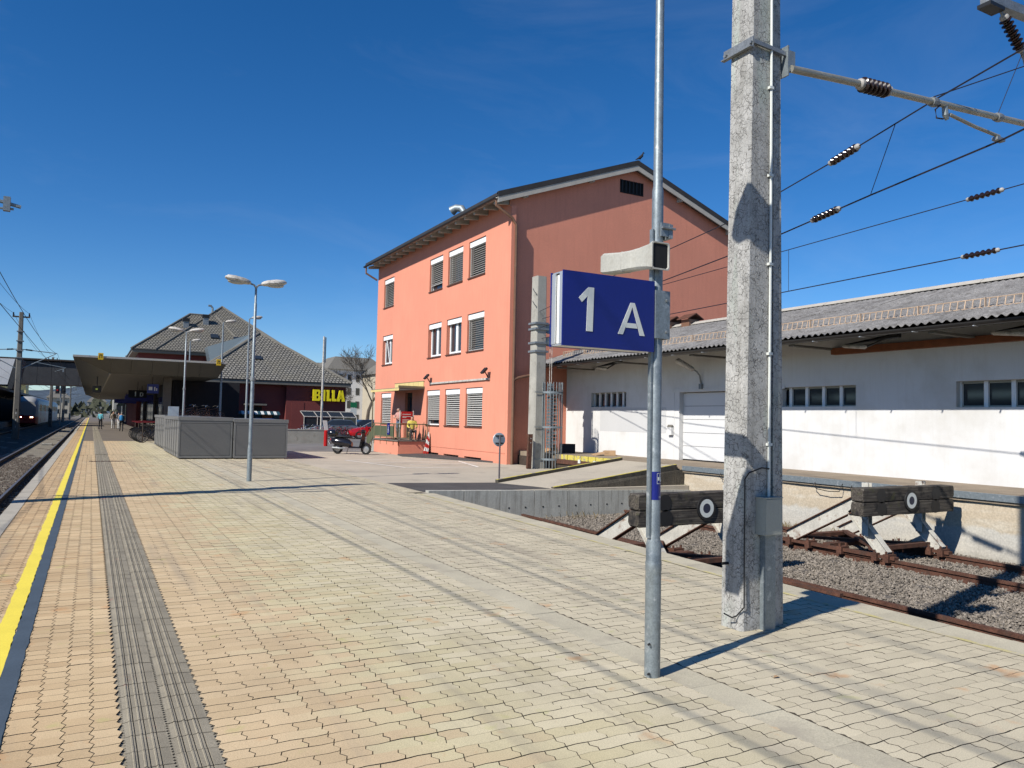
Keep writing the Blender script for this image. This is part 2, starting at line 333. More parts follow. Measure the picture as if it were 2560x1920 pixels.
    def mesh(s, name, mats, org=(0, 0, 0), smooth=False, fix=True):
        me = bpy.data.meshes.new(name); o = Vector(org)
        me.from_pydata([tuple(p - o) for p in s.v], [], s.f)
        for m in (mats if isinstance(mats, (list, tuple)) else [mats]): me.materials.append(m)
        me.polygons.foreach_set('material_index', s.m)
        if fix:
            bm = bmesh.new(); bm.from_mesh(me); bmesh.ops.recalc_face_normals(bm, faces=bm.faces); bm.to_mesh(me); bm.free()
        if smooth:
            me.polygons.foreach_set('use_smooth', [True] * len(me.polygons))
            try: me.set_sharp_from_angle(angle=R(40))
            except Exception: pass
        return me
    def build(s, name, mats, parent=None, smooth=False, org=None, fix=True):
        """world coordinates in, one object out; a child takes its thing's origin"""
        if org is None: org = ORG[parent.name] if parent else (0, 0, 0)
        return link(name, s.mesh(name, mats, org, smooth, fix), parent, org if parent is None else (0, 0, 0), org)
ORG = {}
def link(name, me, parent=None, loc=(0, 0, 0), org=None):
    o = bpy.data.objects.new(name, me); COL.objects.link(o); o.location = loc
    if parent: o.parent = parent
    ORG[o.name] = Vector(org if org is not None else loc); return o
def tag(o, label=None, cat=None, group=None, kind=None):
    for k, v in (('label', label), ('category', cat), ('group', group), ('kind', kind)):
        if v: o[k] = v
    return o
def thing(name, label, cat, loc=(0, 0, 0), group=None):
    o = bpy.data.objects.new(name, None); COL.objects.link(o); o.location = loc; o.empty_display_size = .2
    ORG[o.name] = Vector(loc); return tag(o, label, cat, group)
def copy_tree(o, parent=None):
    c = o.copy(); COL.objects.link(c); c.parent = parent
    for ch in [x for x in o.children]: copy_tree(ch, c)
    return c
def struct(name, mb, mats, parent=None, **k): return tag(mb.build(name, mats, parent, **k), kind='structure')
def piece(name, me, parent, loc, rot=None):    # a shared mesh placed (world loc) as a part
    o = bpy.data.objects.new(name, me); COL.objects.link(o); o.parent = parent
    o.location = Vector(loc) - ORG[parent.name]; ORG[o.name] = Vector(loc)
    if rot: o.rotation_euler = rot
    return o
def holed_wall(mb, u0, u1, v0, v1, holes, depth, fn, mi=0, mr=1, top=None):
    """wall face with openings; fn(u, v, d) -> xyz, d into the wall; holes (u0,u1,v0,v1) get reveals"""
    us = sorted({u0, u1, *[h[0] for h in holes], *[h[1] for h in holes]}); vs = sorted({v0, v1, *[h[2] for h in holes], *[h[3] for h in holes]})
    for a, b in zip(us, us[1:]):
        for c, d in zip(vs, vs[1:]):
            if any(h[0] <= a and b <= h[1] and h[2] <= c and d <= h[3] for h in holes): continue
            mb.quad(fn(a, c, 0), fn(b, c, 0), fn(b, d, 0), fn(a, d, 0), mi)
    for a, b, c, d in holes:
        for p, q in (((a, c), (b, c)), ((b, c), (b, d)), ((b, d), (a, d)), ((a, d), (a, c))):
            mb.quad(fn(*p, 0), fn(*q, 0), fn(*q, depth), fn(*p, depth), mr)
def sag(p, q, s=0., n=8):
    p, q = Vector(p), Vector(q)
    return [p.lerp(q, i / n) - Vector((0, 0, s * 4 * (i / n) * (1 - i / n))) for i in range(n + 1)]
def insulator(name, p, q, parent, n=6, r=.065, tip=.05):
    """ribbed brown body with pale end caps between p and q"""
    p, q = Vector(p), Vector(q); L = (q - p).length; prof = [(r * .5, tip)]
    st = (L - 2 * tip) / n
    for i in range(n):
        z = tip + i * st; prof += [(r * .55, z + st * .1), (r, z + st * .35), (r, z + st * .5), (r * .55, z + st * .9)]
    o = MB().lathe(prof, p, q - p, 14).build(name, PORC, parent, smooth=True)
    MB().lathe([(.012, 0), (r * .55, tip * .25), (r * .72, tip * .5), (r * .72, tip * 1.1)], p, q - p, 10).build('end_cap', PORCW, o, smooth=True)
    m = MB().lathe([(r * .72, L - tip * 1.1), (r * .72, L - tip * .5), (r * .55, L - tip * .25), (.012, L)], p, q - p, 10)
    m.build('end_cap', PORCW, o, smooth=True)
    return o

# ------------------------------------------------------------------ ground and platform
struct('ground', MB().quad((-6000, -300, -.80), (6000, -300, -.80), (6000, 9000, -.80), (-6000, 9000, -.80)), GRND)
EDGE = [(-6, 6.35), (3.4, 6.47), (5.7, 6.47), (8, 6.55), (12.5, 6.66), (16.15, 6.80)]     # (y, x) siding edge
def edge_x(y):
    for (a, xa), (b, xb) in zip(EDGE, EDGE[1:]):
        if y <= b: return xa + (xb - xa) * (y - a) / (b - a)
    return 6.68
PL = MB()
ys = [-6, 0, 3.4, 5.7, 8, 12.5, 16.15]
pts = [(-1.16, y) for y in ys] + [(-1.16, 40), (-1.25, 260)]
rgt = [(edge_x(y) - .06, y) for y in ys] + [(6.66, 16.151), (6.66, 31), (12, 260)]
loop = pts + rgt[::-1]
PL.prism(loop, -1.0, -.014, lambda u, v, d: (u, v, d))
platform = struct('platform', PL, JOINT); ORG[platform.name] = Vector((0, 0, 0))
FARY = 34.0
MB().quad((-.99, FARY, 0), (6.66, FARY, 0), (6.66, 60, 0), (-.99, 60, 0)).quad((-.99, 60, 0), (-.32, 60, 0), (-.32, 258, 0), (-1.1, 258, 0)).build('far_paving', PAVE_FAR, platform)
struct('grey_asphalt', MB().quad((-.32, 50.2, .004), (6.66, 50.2, .004), (7.5, 258, .004), (-.32, 258, .004)), mat('platform_asphalt', (.155, .13, .105), .9, .12, .5, 30, .1))  # surface change to warm grey asphalt, its own colour
# zigzag paving stones in rows across the platform; end joints are little teeth, row joints are wavy
stone_me = {}
def stone(x0q, nq, row):
    """stone of nq quarter lengths (.14 m each) starting at quarter x0q; row parity sets which joint is the open one"""
    k = (x0q % 2, nq, row % 2)
    if k in stone_me: return stone_me[k]
    W_, D_, gx = .13 * nq, .112, .0028
    gb, gt = (.0038, .0016) if row % 2 == 0 else (.0016, .0038)
    wave = lambda x: .0055 * math.sin(2 * math.pi * (x + .13 * (x0q % 2)) / .26)
    tooth = [(.0, .0), (.012, .33), (-.012, .67), (.0, 1.0)]
    n = 2 * nq; P = []
    for i in range(n + 1):
        x = W_ * i / n; P.append((min(max(x, gx), W_ - gx), wave(x) + gb))
    for dx, t in tooth[1:-1]: P.append((W_ + dx - gx, wave(W_) + D_ * t))
    for i in range(n, -1, -1):
        x = W_ * i / n; P.append((min(max(x, gx), W_ - gx), D_ + wave(x) - gt))
    for dx, t in tooth[1:-1][::-1]: P.append((dx + gx, wave(0) + D_ * t))
    P = [(x - W_ / 2, y - D_ / 2) for x, y in P]; n = len(P)
    m = MB(); m.add([(x, y, 0) for x, y in P], [tuple(range(n))], 0)
    m.add([(x, y, 0) for x, y in P] + [(x, y, -.03) for x, y in P], [(i + n, (i + 1) % n + n, (i + 1) % n, i) for i in range(n)], 1)
    me = m.mesh('paving_stone', [PAVE, JOINT], fix=False); stone_me[k] = me; return me
def proj(x, y, z):
    z -= 1.65; c, s = math.cos(R(28.615)), math.sin(R(28.615))
    a = x * c - y * s; f = x * s + y * c
    return (a / f, z / f, f) if f > .1 else (9, 9, f)
cells = []
j = 4
while j * .112 < FARY - .1:
    y = j * .112 + .056; q = -9
    while q * .13 < 6.2:
        x0 = (.20 if q < 0 else .632) + q * .13
        if q < 0: n = 1              # by the track edge: single stones, joints in line
        elif (q % 4 == 0 and j % 2 == 0) or (q % 4 == 2 and j % 2 == 0): n = 2
        elif q % 4 == 0: n = 1
        elif q % 4 == 1: n = 2
        elif q % 4 == 3: n = 1
        else: n = 1
        xa, xb = x0, x0 + .13 * n; lim = edge_x(y) - .40 if y < 16.2 else 6.60
        if n == 2 and (xb > lim or q in (20, 22)): n = 1; xb = x0 + .13
        xc = (xa + xb) / 2
        if xb < lim + .07 and xa > -1.06 and q not in (21, 22):
            a, b, f = proj(xc, y, 0)
            if -1.25 < a < 1.25 and b > -1.4: cells.append((f, xc, y, q, n, j))
        q += n
    j += 1
cells.sort()
near = [c for c in cells if abs(proj(c[1], c[2], 0)[0]) < .66 and proj(c[1], c[2], 0)[1] > -.47][:300]
ns = set(near)
for f, x, y, q, n, jj in near:
    piece('paving_stone', stone(q, n, jj), platform, (x, y, random.uniform(-.0014, .0014)), (random.gauss(0, .004), random.gauss(0, .004), random.gauss(0, .003)))
far = MB()
for c in cells:
    if c in ns: continue
    f, x, y, q, n, jj = c; me = stone(q, n, jj); dz = random.uniform(-.0014, .0014); tx = random.gauss(0, .004); ty = random.gauss(0, .004); o = len(far.v)
    far.v += [Vector((x + v.co.x, y + v.co.y, v.co.z + dz + v.co.x * tx + v.co.y * ty)) for v in me.vertices]
    for p in me.polygons: far.f.append([i + o for i in p.vertices]); far.m.append(p.material_index)
tag(far.build('paving_stones', [PAVE, JOINT], platform, fix=False), kind='stuff')
# tactile guiding slabs, two columns, toothed edges and three ribs
def tact_mesh():
    m = MB(); w, L = .105, .105
    prof = [(-.094, -.003), (-.073, .0), (-.070, .004), (-.063, .004), (-.060, 0), (-.052, 0), (-.051, -.008), (-.046, -.008), (-.045, 0), (-.027, 0), (-.024, .004), (-.017, .004), (-.014, 0), (-.003, 0), (-.002, -.008), (.003, -.008), (.004, 0), (.022, 0), (.025, .004), (.032, .004), (.035, 0), (.047, 0), (.048, -.008), (.053, -.008), (.054, 0), (.094, -.003)]
    for (a, za), (b, zb) in zip(prof, prof[1:]): m.quad((a, -L + .003, za), (b, -L + .003, zb), (b, L - .003, zb), (a, L - .003, za))
    for sg in (-1, 1):
        nt_ = 6
        for i in range(nt_):
            y0 = -L + .002 + i * (2 * L - .004) / nt_; y1 = y0 + (2 * L - .004) / nt_; ym = (y0 + y1) / 2
            m.add([(sg * .094, y0, -.003), (sg * .096, y0, -.003), (sg * .110, ym, -.003), (sg * .096, y1, -.003), (sg * .094, y1, -.003)], [(0, 1, 2, 3, 4) if sg > 0 else (4, 3, 2, 1, 0)])
    m.quad((-.128, -.1015, -.0095), (.128, -.1015, -.0095), (.128, .1015, -.0095), (-.128, .1015, -.0095))
    return m
tm = tact_mesh().mesh('tactile_slab', TACT, fix=True)
tl = []
for j in range(150):
    for i in (0, 1): tl.append((.315 + .21 * i, 3.07 + .21 * j + .105 * i))
tl.sort(key=lambda p: p[1])
for x, y in tl[:296]:
    piece('tactile_slab', tm, platform, (x, y, random.uniform(-.001, .001)), (0, random.gauss(0, .006), random.gauss(0, .004)))
tf = MB(); tv = [tuple(v.co) for v in tm.vertices]; tfc = [tuple(p.vertices) for p in tm.polygons]
y = 3.07 + .21 * 148
while y < 100:
    for i in (0, 1): tf.add([(.315 + .21 * i + a, y + b, c + (.014 if y > FARY else 0)) for a, b, c in tv], tfc)
    y += .21
tag(tf.build('tactile_slabs', TACT, platform, fix=False), kind='stuff')
# kerbs at the track edge, edge slabs at the siding, cover slabs through the middle
ke = MB().hexa([(-.105, -.498, -.2), (.105, -.498, -.2), (.105, .498, -.2), (-.105, .498, -.2), (-.105, -.498, -.002), (.10, -.498, -.001), (.10, .498, -.001), (-.105, .498, -.002)]).mesh('kerb_stone', KERB)
for j in range(70): piece('kerb_stone', ke, platform, (-1.082, 8 + j, random.uniform(-.003, .003)), (0, 0, random.gauss(0, .002)))
MB().box(-1.24, -1.06, 78, 255, -.2, 0).build('far_kerb', KERB, platform)
es = MB().hexa([(-.245, -.248, -.1), (.17, -.248, -.1), (.17, .248, -.1), (-.245, .248, -.1), (-.245, -.248, -.004), (.168, -.248, -.002), (.168, .248, -.002), (-.245, .248, -.004)]).mesh('edge_slab', SLAB)
yy = -1.
while yy < 16:
    x0, x1 = edge_x(yy), edge_x(yy + .5)
    piece('edge_slab', es, platform, ((x0 + x1) / 2 - .17, yy + .25, random.uniform(-.002, .002)), (0, 0, -math.atan2(x1 - x0, .5))); yy += .5
es2 = MB().hexa([(-.127, -.247, -.1), (.127, -.247, -.1), (.127, .247, -.1), (-.127, .247, -.1), (-.127, -.247, -.003), (.127, -.247, -.003), (.127, .247, -.003), (-.127, .247, -.003)]).mesh('cover_slab', SLAB)
for j in range(65): piece('cover_slab', es2, platform, (3.492, 0.0 + .5 * j, random.uniform(-.001, .002)), (0, random.gauss(0, .004), random.gauss(0, .003)))
# painted lines lie on the stones
def strip(x0, x1, ya, yb, z, saw=0., step=.2):
    m = MB(); y = ya
    while y < yb - 1e-6:
        st = step if y < 30 else 4.
        y2 = min(y + st, yb); jl, jr = random.uniform(-saw, saw), random.uniform(-saw, saw); ym = (y + y2) / 2
        m.add([(x0, y, z), (x1, y, z), (x1 + jr, ym, z), (x1, y2, z), (x0, y2, z), (x0 + jl, ym, z)], [(0, 1, 2, 3, 4, 5)]); y = y2
    return m
struct('yellow_safety_line', strip(-.545, -.425, 2, 250, .0045, .012), YELLOW)
struct('slate_edge_line', strip(-.425, -.325, 2, 250, .0045, .006), NAVY)
m = MB()
y = 1.
while y < 15.9:
    xa, xb = edge_x(y) - .40, edge_x(y + .5) - .40; m.quad((xa, y, .0045), (xa + .055, y, .0045), (xb + .055, y + .5, .0045), (xb, y + .5, .0045)); y += .5
struct('faded_line', m, OLDYEL)
gr = thing('drain_grate', 'narrow rusty drain channel crossing the tactile strip', 'drain', (.55, 29.4, 0))
MB().box(.0, 1.1, 29.25, 29.5, -.02, .006).build('channel', RAILD, gr)
for i in range(10): MB().box(.06 + i * .1, .12 + i * .1, 29.27, 29.48, .006, .014).build('bar', RUST, gr)

# forecourt
FC = MB().prism([(6.67, 16.2), (14.4, 16.2), (14.4, 26.2), (70, 26.2), (120, 250), (12, 250), (6.67, 31)], -.5, -.012, lambda u, v, d: (u, v, d))
forecourt = struct('forecourt', FC, ASPH)
struct('asphalt_patch', MB().add([(6.7, 16.34, -.006), (10.1, 16.36, -.006), (9.66, 18.3, -.006), (6.72, 18.9, -.006)], [(0, 1, 2, 3)]), ASPHD)
struct('access_road', MB().add([(6.7, 37.3, -.006), (16, 35.6, -.006), (60, 35, -.006), (90, 60, -.006), (60, 74.5, -.006), (14, 74.5, -.006), (6.8, 60, -.006)], [tuple(range(7))]), mat('asphalt_road', (.17, .16, .15), .92, .12, .6, 50, .1, .2))
ML = MB()
def ground_line(m, a, b, w, z):
    a, b = Vector((*a, z)), Vector((*b, z)); n = (b - a).cross(Vector((0, 0, 1))).normalized() * w / 2; m.quad(a - n, b - n, b + n, a + n)
for a, b in (((8.7, 29.3), (9.4, 24.6)), ((9.4, 24.5), (12.1, 24.5)), ((10.2, 26.3), (13.0, 26.4)), ((12.1, 24.55), (13.0, 28.2)), ((8.75, 29.3), (12.4, 29.6)), ((9.0, 27.6), (12.8, 28.0)), ((11.2, 38.3), (13.4, 37.0)), ((13, 41), (16, 39))): ground_line(ML, a, b, .10, -.004)
struct('parking_lines', ML, WHITELINE)
struct('wall_kerb', MB().prism([(12.0, 31.9), (13.9, 26.9), (13.9, 33.7), (12.2, 33.0)], -.01, .05, lambda u, v, d: (u, v, d)), ASPHD)

# ------------------------------------------------------------------ tracks
def rail_mesh(m, x0, y0, x1, y1, z, mi=0, mt=1):
    d = Vector((x1 - x0, y1 - y0, 0)); t = d.normalized(); a = Vector((t.y, -t.x, 0))
    for hw, za, zb, mm in ((.07, -.172, -.150, mi), (.010, -.150, -.045, mi), (.036, -.045, -.004, mi), (.030, -.004, 0, mt)):
        m.obox(((x0 + x1) / 2, (y0 + y1) / 2, z + (za + zb) / 2), d / 2, a * hw, (0, 0, (zb - za) / 2), mm)
def siding(name, xs, y0, y1, z=-.55):
    root = tag(bpy.data.objects.new(name, None), kind='structure'); COL.objects.link(root); root.location = (sum(xs) / 2, y0, z); ORG[root.name] = Vector(root.location)
    for x in xs:
        m = MB(); rail_mesh(m, x, y0, x + .012 * (y1 - y0), y1, z); m.build('rail', [RUST, RUST], root)
    sl = MB().box(-1.25, 1.25, -.12, .12, -.14, -.02).mesh('sleeper', RUST)
    y = y0 + .3
    while y < y1:
        piece('sleeper', sl, root, (sum(xs) / 2 + .006 * (y - y0), y, z - .15)); 
        y += .65
    cl = MB().box(-.09, .09, -.06, .06, 0, .035).box(-.05, -.03, -.05, .05, .035, .07).mesh('rail_clip', RUST)
    y = y0 + .3
    while y < min(y1, 16):
        for x in xs:
            for sg in (-1, 1): piece('rail_clip', cl, root, (x + .012 * (y - y0) + sg * .085, y, z - .165), (0, 0, 0 if sg < 0 else math.pi))
        y += .65
    return root
sa = siding('siding_track', (7.37, 8.86), -3, 16.0)
m = MB(); rail_mesh(m, 8.78, 6.9, 8.84, 12.5, -.535); m.build('guard_rail', [RUST, RUST], sa)
siding('siding_track', (11.80, 13.30), -3, 15.9)
def ballast_bed(name, x0, x1, y0, y1, z, mt, amp=.03, nx=30, ny=60):
    m = MB(); vs = [(x0 + (x1 - x0) * i / nx, y0 + (y1 - y0) * j / ny, z + random.uniform(-amp, amp) + (.05 * math.sin(i * 1.3 + j * .7))) for j in range(ny + 1) for i in range(nx + 1)]
    m.add(vs, [(j * (nx + 1) + i, j * (nx + 1) + i + 1, (j + 1) * (nx + 1) + i + 1, (j + 1) * (nx + 1) + i) for j in range(ny) for i in range(nx)])
    return struct(name, m, mt, fix=False)
ballast_bed('siding_bed', 6.3, 14.5, -4, 16.2, -.73, BALLAST)
def gravel(name, x0, x1, y0, y1, z, n, mt, r=(.014, .034), spare=()):
    base = []
    for k in range(8):
        vs = [Vector(p) * random.uniform(.7, 1.25) for p in ((1, 0, 0), (-1, 0, 0), (0, 1, 0), (0, -1, 0), (0, 0, .8), (0, 0, -.8))]
        base.append(vs)
    fs = [(0, 2, 4), (2, 1, 4), (1, 3, 4), (3, 0, 4), (2, 0, 5), (1, 2, 5), (3, 1, 5), (0, 3, 5)]
    V = []; F = []
    for i in range(n):
        x, y = random.uniform(x0, x1), random.uniform(y0, y1)
        if any(a < x < b for a, b in spare): continue
        a, b, f = proj(x, y, z)
        if not (-1.2 < a < 1.2): continue
        s = random.uniform(*r); M_ = Matrix.Rotation(random.random() * 6.3, 3, 'Z') @ Matrix.Rotation(random.random() * 6.3, 3, 'X')
        o = len(V); c = Vector((x, y, z + random.uniform(-.01, .035)))
        V += [tuple(c + M_ @ (p * s)) for p in base[i % 8]]; F += [tuple(q + o for q in f_) for f_ in fs]
    me = bpy.data.meshes.new(name); me.from_pydata(V, [], F); me.materials.append(mt)
    return tag(link(name, me), kind='stuff')
gravel('siding_ballast', 8.0, 14.35, 1.0, 16.1, -.70, 112000, STONE, (.012, .029))
# main track by the platform
ballast_bed('main_track_bed', -14, -1.15, 5, 300, -.76, BALLASTD, .03, 24, 300)
gravel('track_ballast', -4.6, -1.2, 9, 46, -.745, 30000, STONED, (.02, .045))
def main_track(xs, y0, y1, ymax, z=-.55):
    root = tag(bpy.data.objects.new('main_track', None), kind='structure'); COL.objects.link(root); root.location = (sum(xs) / 2, y0, z); ORG[root.name] = Vector(root.location)
    for x in xs:
        m = MB(); rail_mesh(m, x, y0, x, y1, z); m.build('rail', [RAILD, RAILTOP], root)
    sl = MB().hexa([(-1.3, -.13, -.17), (1.3, -.13, -.17), (1.3, .13, -.17), (-1.3, .13, -.17), (-1.3, -.09, 0), (1.3, -.09, 0), (1.3, .09, 0), (-1.3, .09, 0)]).mesh('sleeper', SLEEP)
    y = y0 + .4
    while y < ymax: piece('sleeper', sl, root, (sum(xs) / 2, y, z - .165), (0, 0, random.gauss(0, .003))); y += .6
main_track((-3.42, -1.92), 2, 500, 120)
main_track((-9.0, -7.5), 40, 500, 41)
for k, yy in enumerate((62, 84, 118)):
    tag(MB().box(-2.9, -2.3, yy, yy + .9, -.72, -.60).build('track_magnet', CONCL), ['pale flat plate between the rails, the nearest one to the camera', 'pale flat plate between the rails beside the backpacker', 'pale flat plate between the rails, furthest along the track'][k], 'track plate', 'pale plates between the rails')

# ------------------------------------------------------------------ coral office building
BX, BY0, BY1, BXR = 13.9, 25.95, 41.45, 25.75      # street wall plane, gable plane, far gable, rear wall
RB = thing('office_building', 'three-storey coral rendered building with shuttered windows and a dark gable roof', 'building', (BX, BY0, 0))
WY = [(38.82, 40.40), (32.33, 33.89), (30.15, 31.73), (27.96, 29.56)]
WZ = [(1.37, 3.0), (4.53, 6.13), (7.66, 9.23)]
holes = [(a, b, c, d) for a, b in WY for c, d in WZ] + [(a, b, -.03, .12) for a, b in WY[1:]] + [(35.75, 36.75, .62, 2.95)]
holes = [h for h in holes]
m = MB()
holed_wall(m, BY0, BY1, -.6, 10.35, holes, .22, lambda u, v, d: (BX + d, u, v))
m.quad((BX, BY1, -.6), (BXR, BY1, -.6), (BXR, BY1, 10.3), (BX, BY1, 10.3)); m.quad((BXR, BY0, -.6), (BXR, BY1, -.6), (BXR, BY1, 10.3), (BXR, BY0, 10.3))
m.quad((BX + .5, BY0 + 1, -.4), (BXR, BY0 + 1, -.4), (BXR, BY1, -.4), (BX + .5, BY1, -.4))
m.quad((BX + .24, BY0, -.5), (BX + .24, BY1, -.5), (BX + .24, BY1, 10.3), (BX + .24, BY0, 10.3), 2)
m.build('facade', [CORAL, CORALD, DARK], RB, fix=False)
APX, APZ, SLP = 19.83, 12.45, .362
def roof_z(x): return APZ - SLP * abs(x - APX)
m = MB()
gh = (19.18, 20.32, 11.40, 11.92)
def gtop(u): return roof_z(u)
xs = [BX, 14.02, 16.5, gh[0], APX, gh[1], 23, BXR]
for a, b in zip(xs, xs[1:]):
    if gh[0] <= a and b <= gh[1]:
        m.quad((a, BY0, -.6), (b, BY0, -.6), (b, BY0, gh[2]), (a, BY0, gh[2])); m.quad((a, BY0, gh[3]), (b, BY0, gh[3]), (b, BY0, gtop(b)), (a, BY0, gtop(a)))
    else: m.quad((a, BY0, -.6), (b, BY0, -.6), (b, BY0, gtop(b)), (a, BY0, gtop(a)))
m.build('gable_wall', [CORAL], RB, fix=False)
MB().box(BX + .003, BX + .20, BY0 - .17, BY0 + .03, -.6, 9.95).build('corner_pier', CORAL, RB)
v = MB().box(gh[0], gh[1], BY0 + .05, BY0 + .1, gh[2], gh[3], 0).box(gh[0] - .04, gh[1] + .04, BY0 - .03, BY0 + .02, gh[2] - .05, gh[2]).box(gh[0] - .04, gh[0], BY0 - .02, BY0 + .05, gh[2], gh[3]).box(gh[1], gh[1] + .04, BY0 - .02, BY0 + .05, gh[2], gh[3]).build('gable_vent', [DARK], RB)
for i in range(6): MB().box(gh[0] + .05 + i * .19, gh[0] + .10 + i * .19, BY0 - .005, BY0 + .045, gh[2], gh[3]).build('louvre', BLACK, v)
m = MB()
for a, b in ((.38, .41),): pass
for a, b in zip([25.5, 26.6], [27.0, 41.45]): pass
MB().box(BX - .012, BX, BY0 - .001, 35.5, .385, .405).build('plinth_band', CORALD, RB)
MB().box(BX + .2, BXR, BY0 - .012, BY0, .385, .405).build('plinth_band', CORALD, RB)
# roof: two slopes, verge boards, rafters, gutter
ov, O = 13.22, .30
m = MB()
for sg in (-1, 1):
    xe = ov if sg < 0 else 2 * APX - ov
    z0, z1 = roof_z(xe) + .10, APZ + .10
    n = (SLP * sg * .18 * .94, 0, .18 * .94)
    m.hexa([(xe, BY0 - O, z0), (APX, BY0 - O, z1), (APX, BY1 + O, z1), (xe, BY1 + O, z0), (xe, BY0 - O, z0 + .17), (APX, BY0 - O, z1 + .17), (APX, BY1 + O, z1 + .17), (xe, BY1 + O, z0 + .17)])
rf = m.build('roof', [ROOFD], RB)
for sg in (-1, 1):
    xe = ov if sg < 0 else 2 * APX - ov
    z0, z1 = roof_z(xe), APZ
    mm = MB(); y = BY0 - O - .02
    mm.hexa([(xe, y, z0 - .13), (APX, y, z1 - .13), (APX, y + .05, z1 - .13), (xe, y + .05, z0 - .13), (xe, y, z0 + .085), (APX, y, z1 + .085), (APX, y + .05, z1 + .085), (xe, y + .05, z0 + .085)])
    mm.build('verge_board', SOFFIT, rf)
    mm = MB(); mm.hexa([(xe, y - .015, z0 + .088), (APX, y - .015, z1 + .088), (APX, y + .1, z1 + .088), (xe, y + .1, z0 + .088), (xe, y - .015, z0 + .30), (APX, y - .015, z1 + .30), (APX, y + .1, z1 + .30), (xe, y + .1, z0 + .30)])
    mm.build('verge_flashing', ROOFD, rf)
    mm = MB(); mm.hexa([(xe, BY0 - O, z0 + .06), (APX, BY0 - O, z1 + .06), (APX, BY1, z1 + .06), (xe, BY1, z0 + .06), (xe, BY0 - O, z0 + .095), (APX, BY0 - O, z1 + .095), (APX, BY1, z1 + .095), (xe, BY1, z0 + .095)]); mm.build('soffit', SOFFIT, rf)
for x in (14.5, 17.6, 22.3, 25.2): MB().box(x - .07, x + .07, BY0 - .26, BY0 + .1, roof_z(x) - .16, roof_z(x) + .05).build('purlin_end', LAMPW, rf)
raf = MB().hexa([(0, -.06, -.10), (.68, -.06, -.02), (.68, .06, -.02), (0, .06, -.10), (0, -.06, .03), (.68, -.06, .28), (.68, .06, .28), (0, .06, .03)]).mesh('rafter_end', SOFFIT)
for i in range(18): piece('rafter_end', raf, rf, (13.28, BY0 + .1 + i * .9, roof_z(13.28) - .02))
gz_ = roof_z(ov) + .02
m = MB(); pr_ = [(math.cos(t) * .075, math.sin(t) * .075) for t in [R(180 + 18 * i) for i in range(11)]]
m.rings([[(ov - .06 + a, y, gz_ + .06 + b) for a, b in pr_] + [(ov - .06 + a * .9, y, gz_ + .06 + b * .9) for a, b in pr_[::-1]] for y in (BY0 - O, BY1 + O)])
m.build('gutter', [GUTTER], RB)
MB().box(ov - .02, ov + .02, BY0 - O, BY1 + O, gz_ + .10, gz_ + .17).build('eave_tiles', ROOFD, RB)
MB().tube([(13.22, 25.78, gz_), (13.22, 25.78, 9.85), (13.9, 25.74, 9.45), (14.10, 25.74, 9.2), (14.10, 25.74, 0)], .058, 10).build('downpipe', PIPE, RB, smooth=True)
for z in (.9, 3.2, 5.4, 7.6): MB().lathe([(.066, -.03), (.066, .03)], (14.10, 25.74, z), n=10).build('pipe_clip', PIPE, RB)
MB().tube([(13.22, 41.6, gz_), (13.22, 41.6, 9.75), (13.85, 41.5, 9.4)], .055, 8).build('downpipe', PIPE, RB, smooth=True)
MB().tube([(14.10, 25.74, 3.22), (14.3, 25.74, 3.3), (15.3, 25.78, 3.52)], .055, 8).build('branch_pipe', PIPE, RB, smooth=True)
MB().tube([(15.5, 33.6, 10.9), (15.5, 33.6, 11.72), (15.42, 33.75, 11.92), (15.25, 34.0, 11.98), (15.1, 34.2, 11.85)], [.17, .17, .18, .18, .24], 12).build('vent_cowl', GALV, RB, smooth=True)
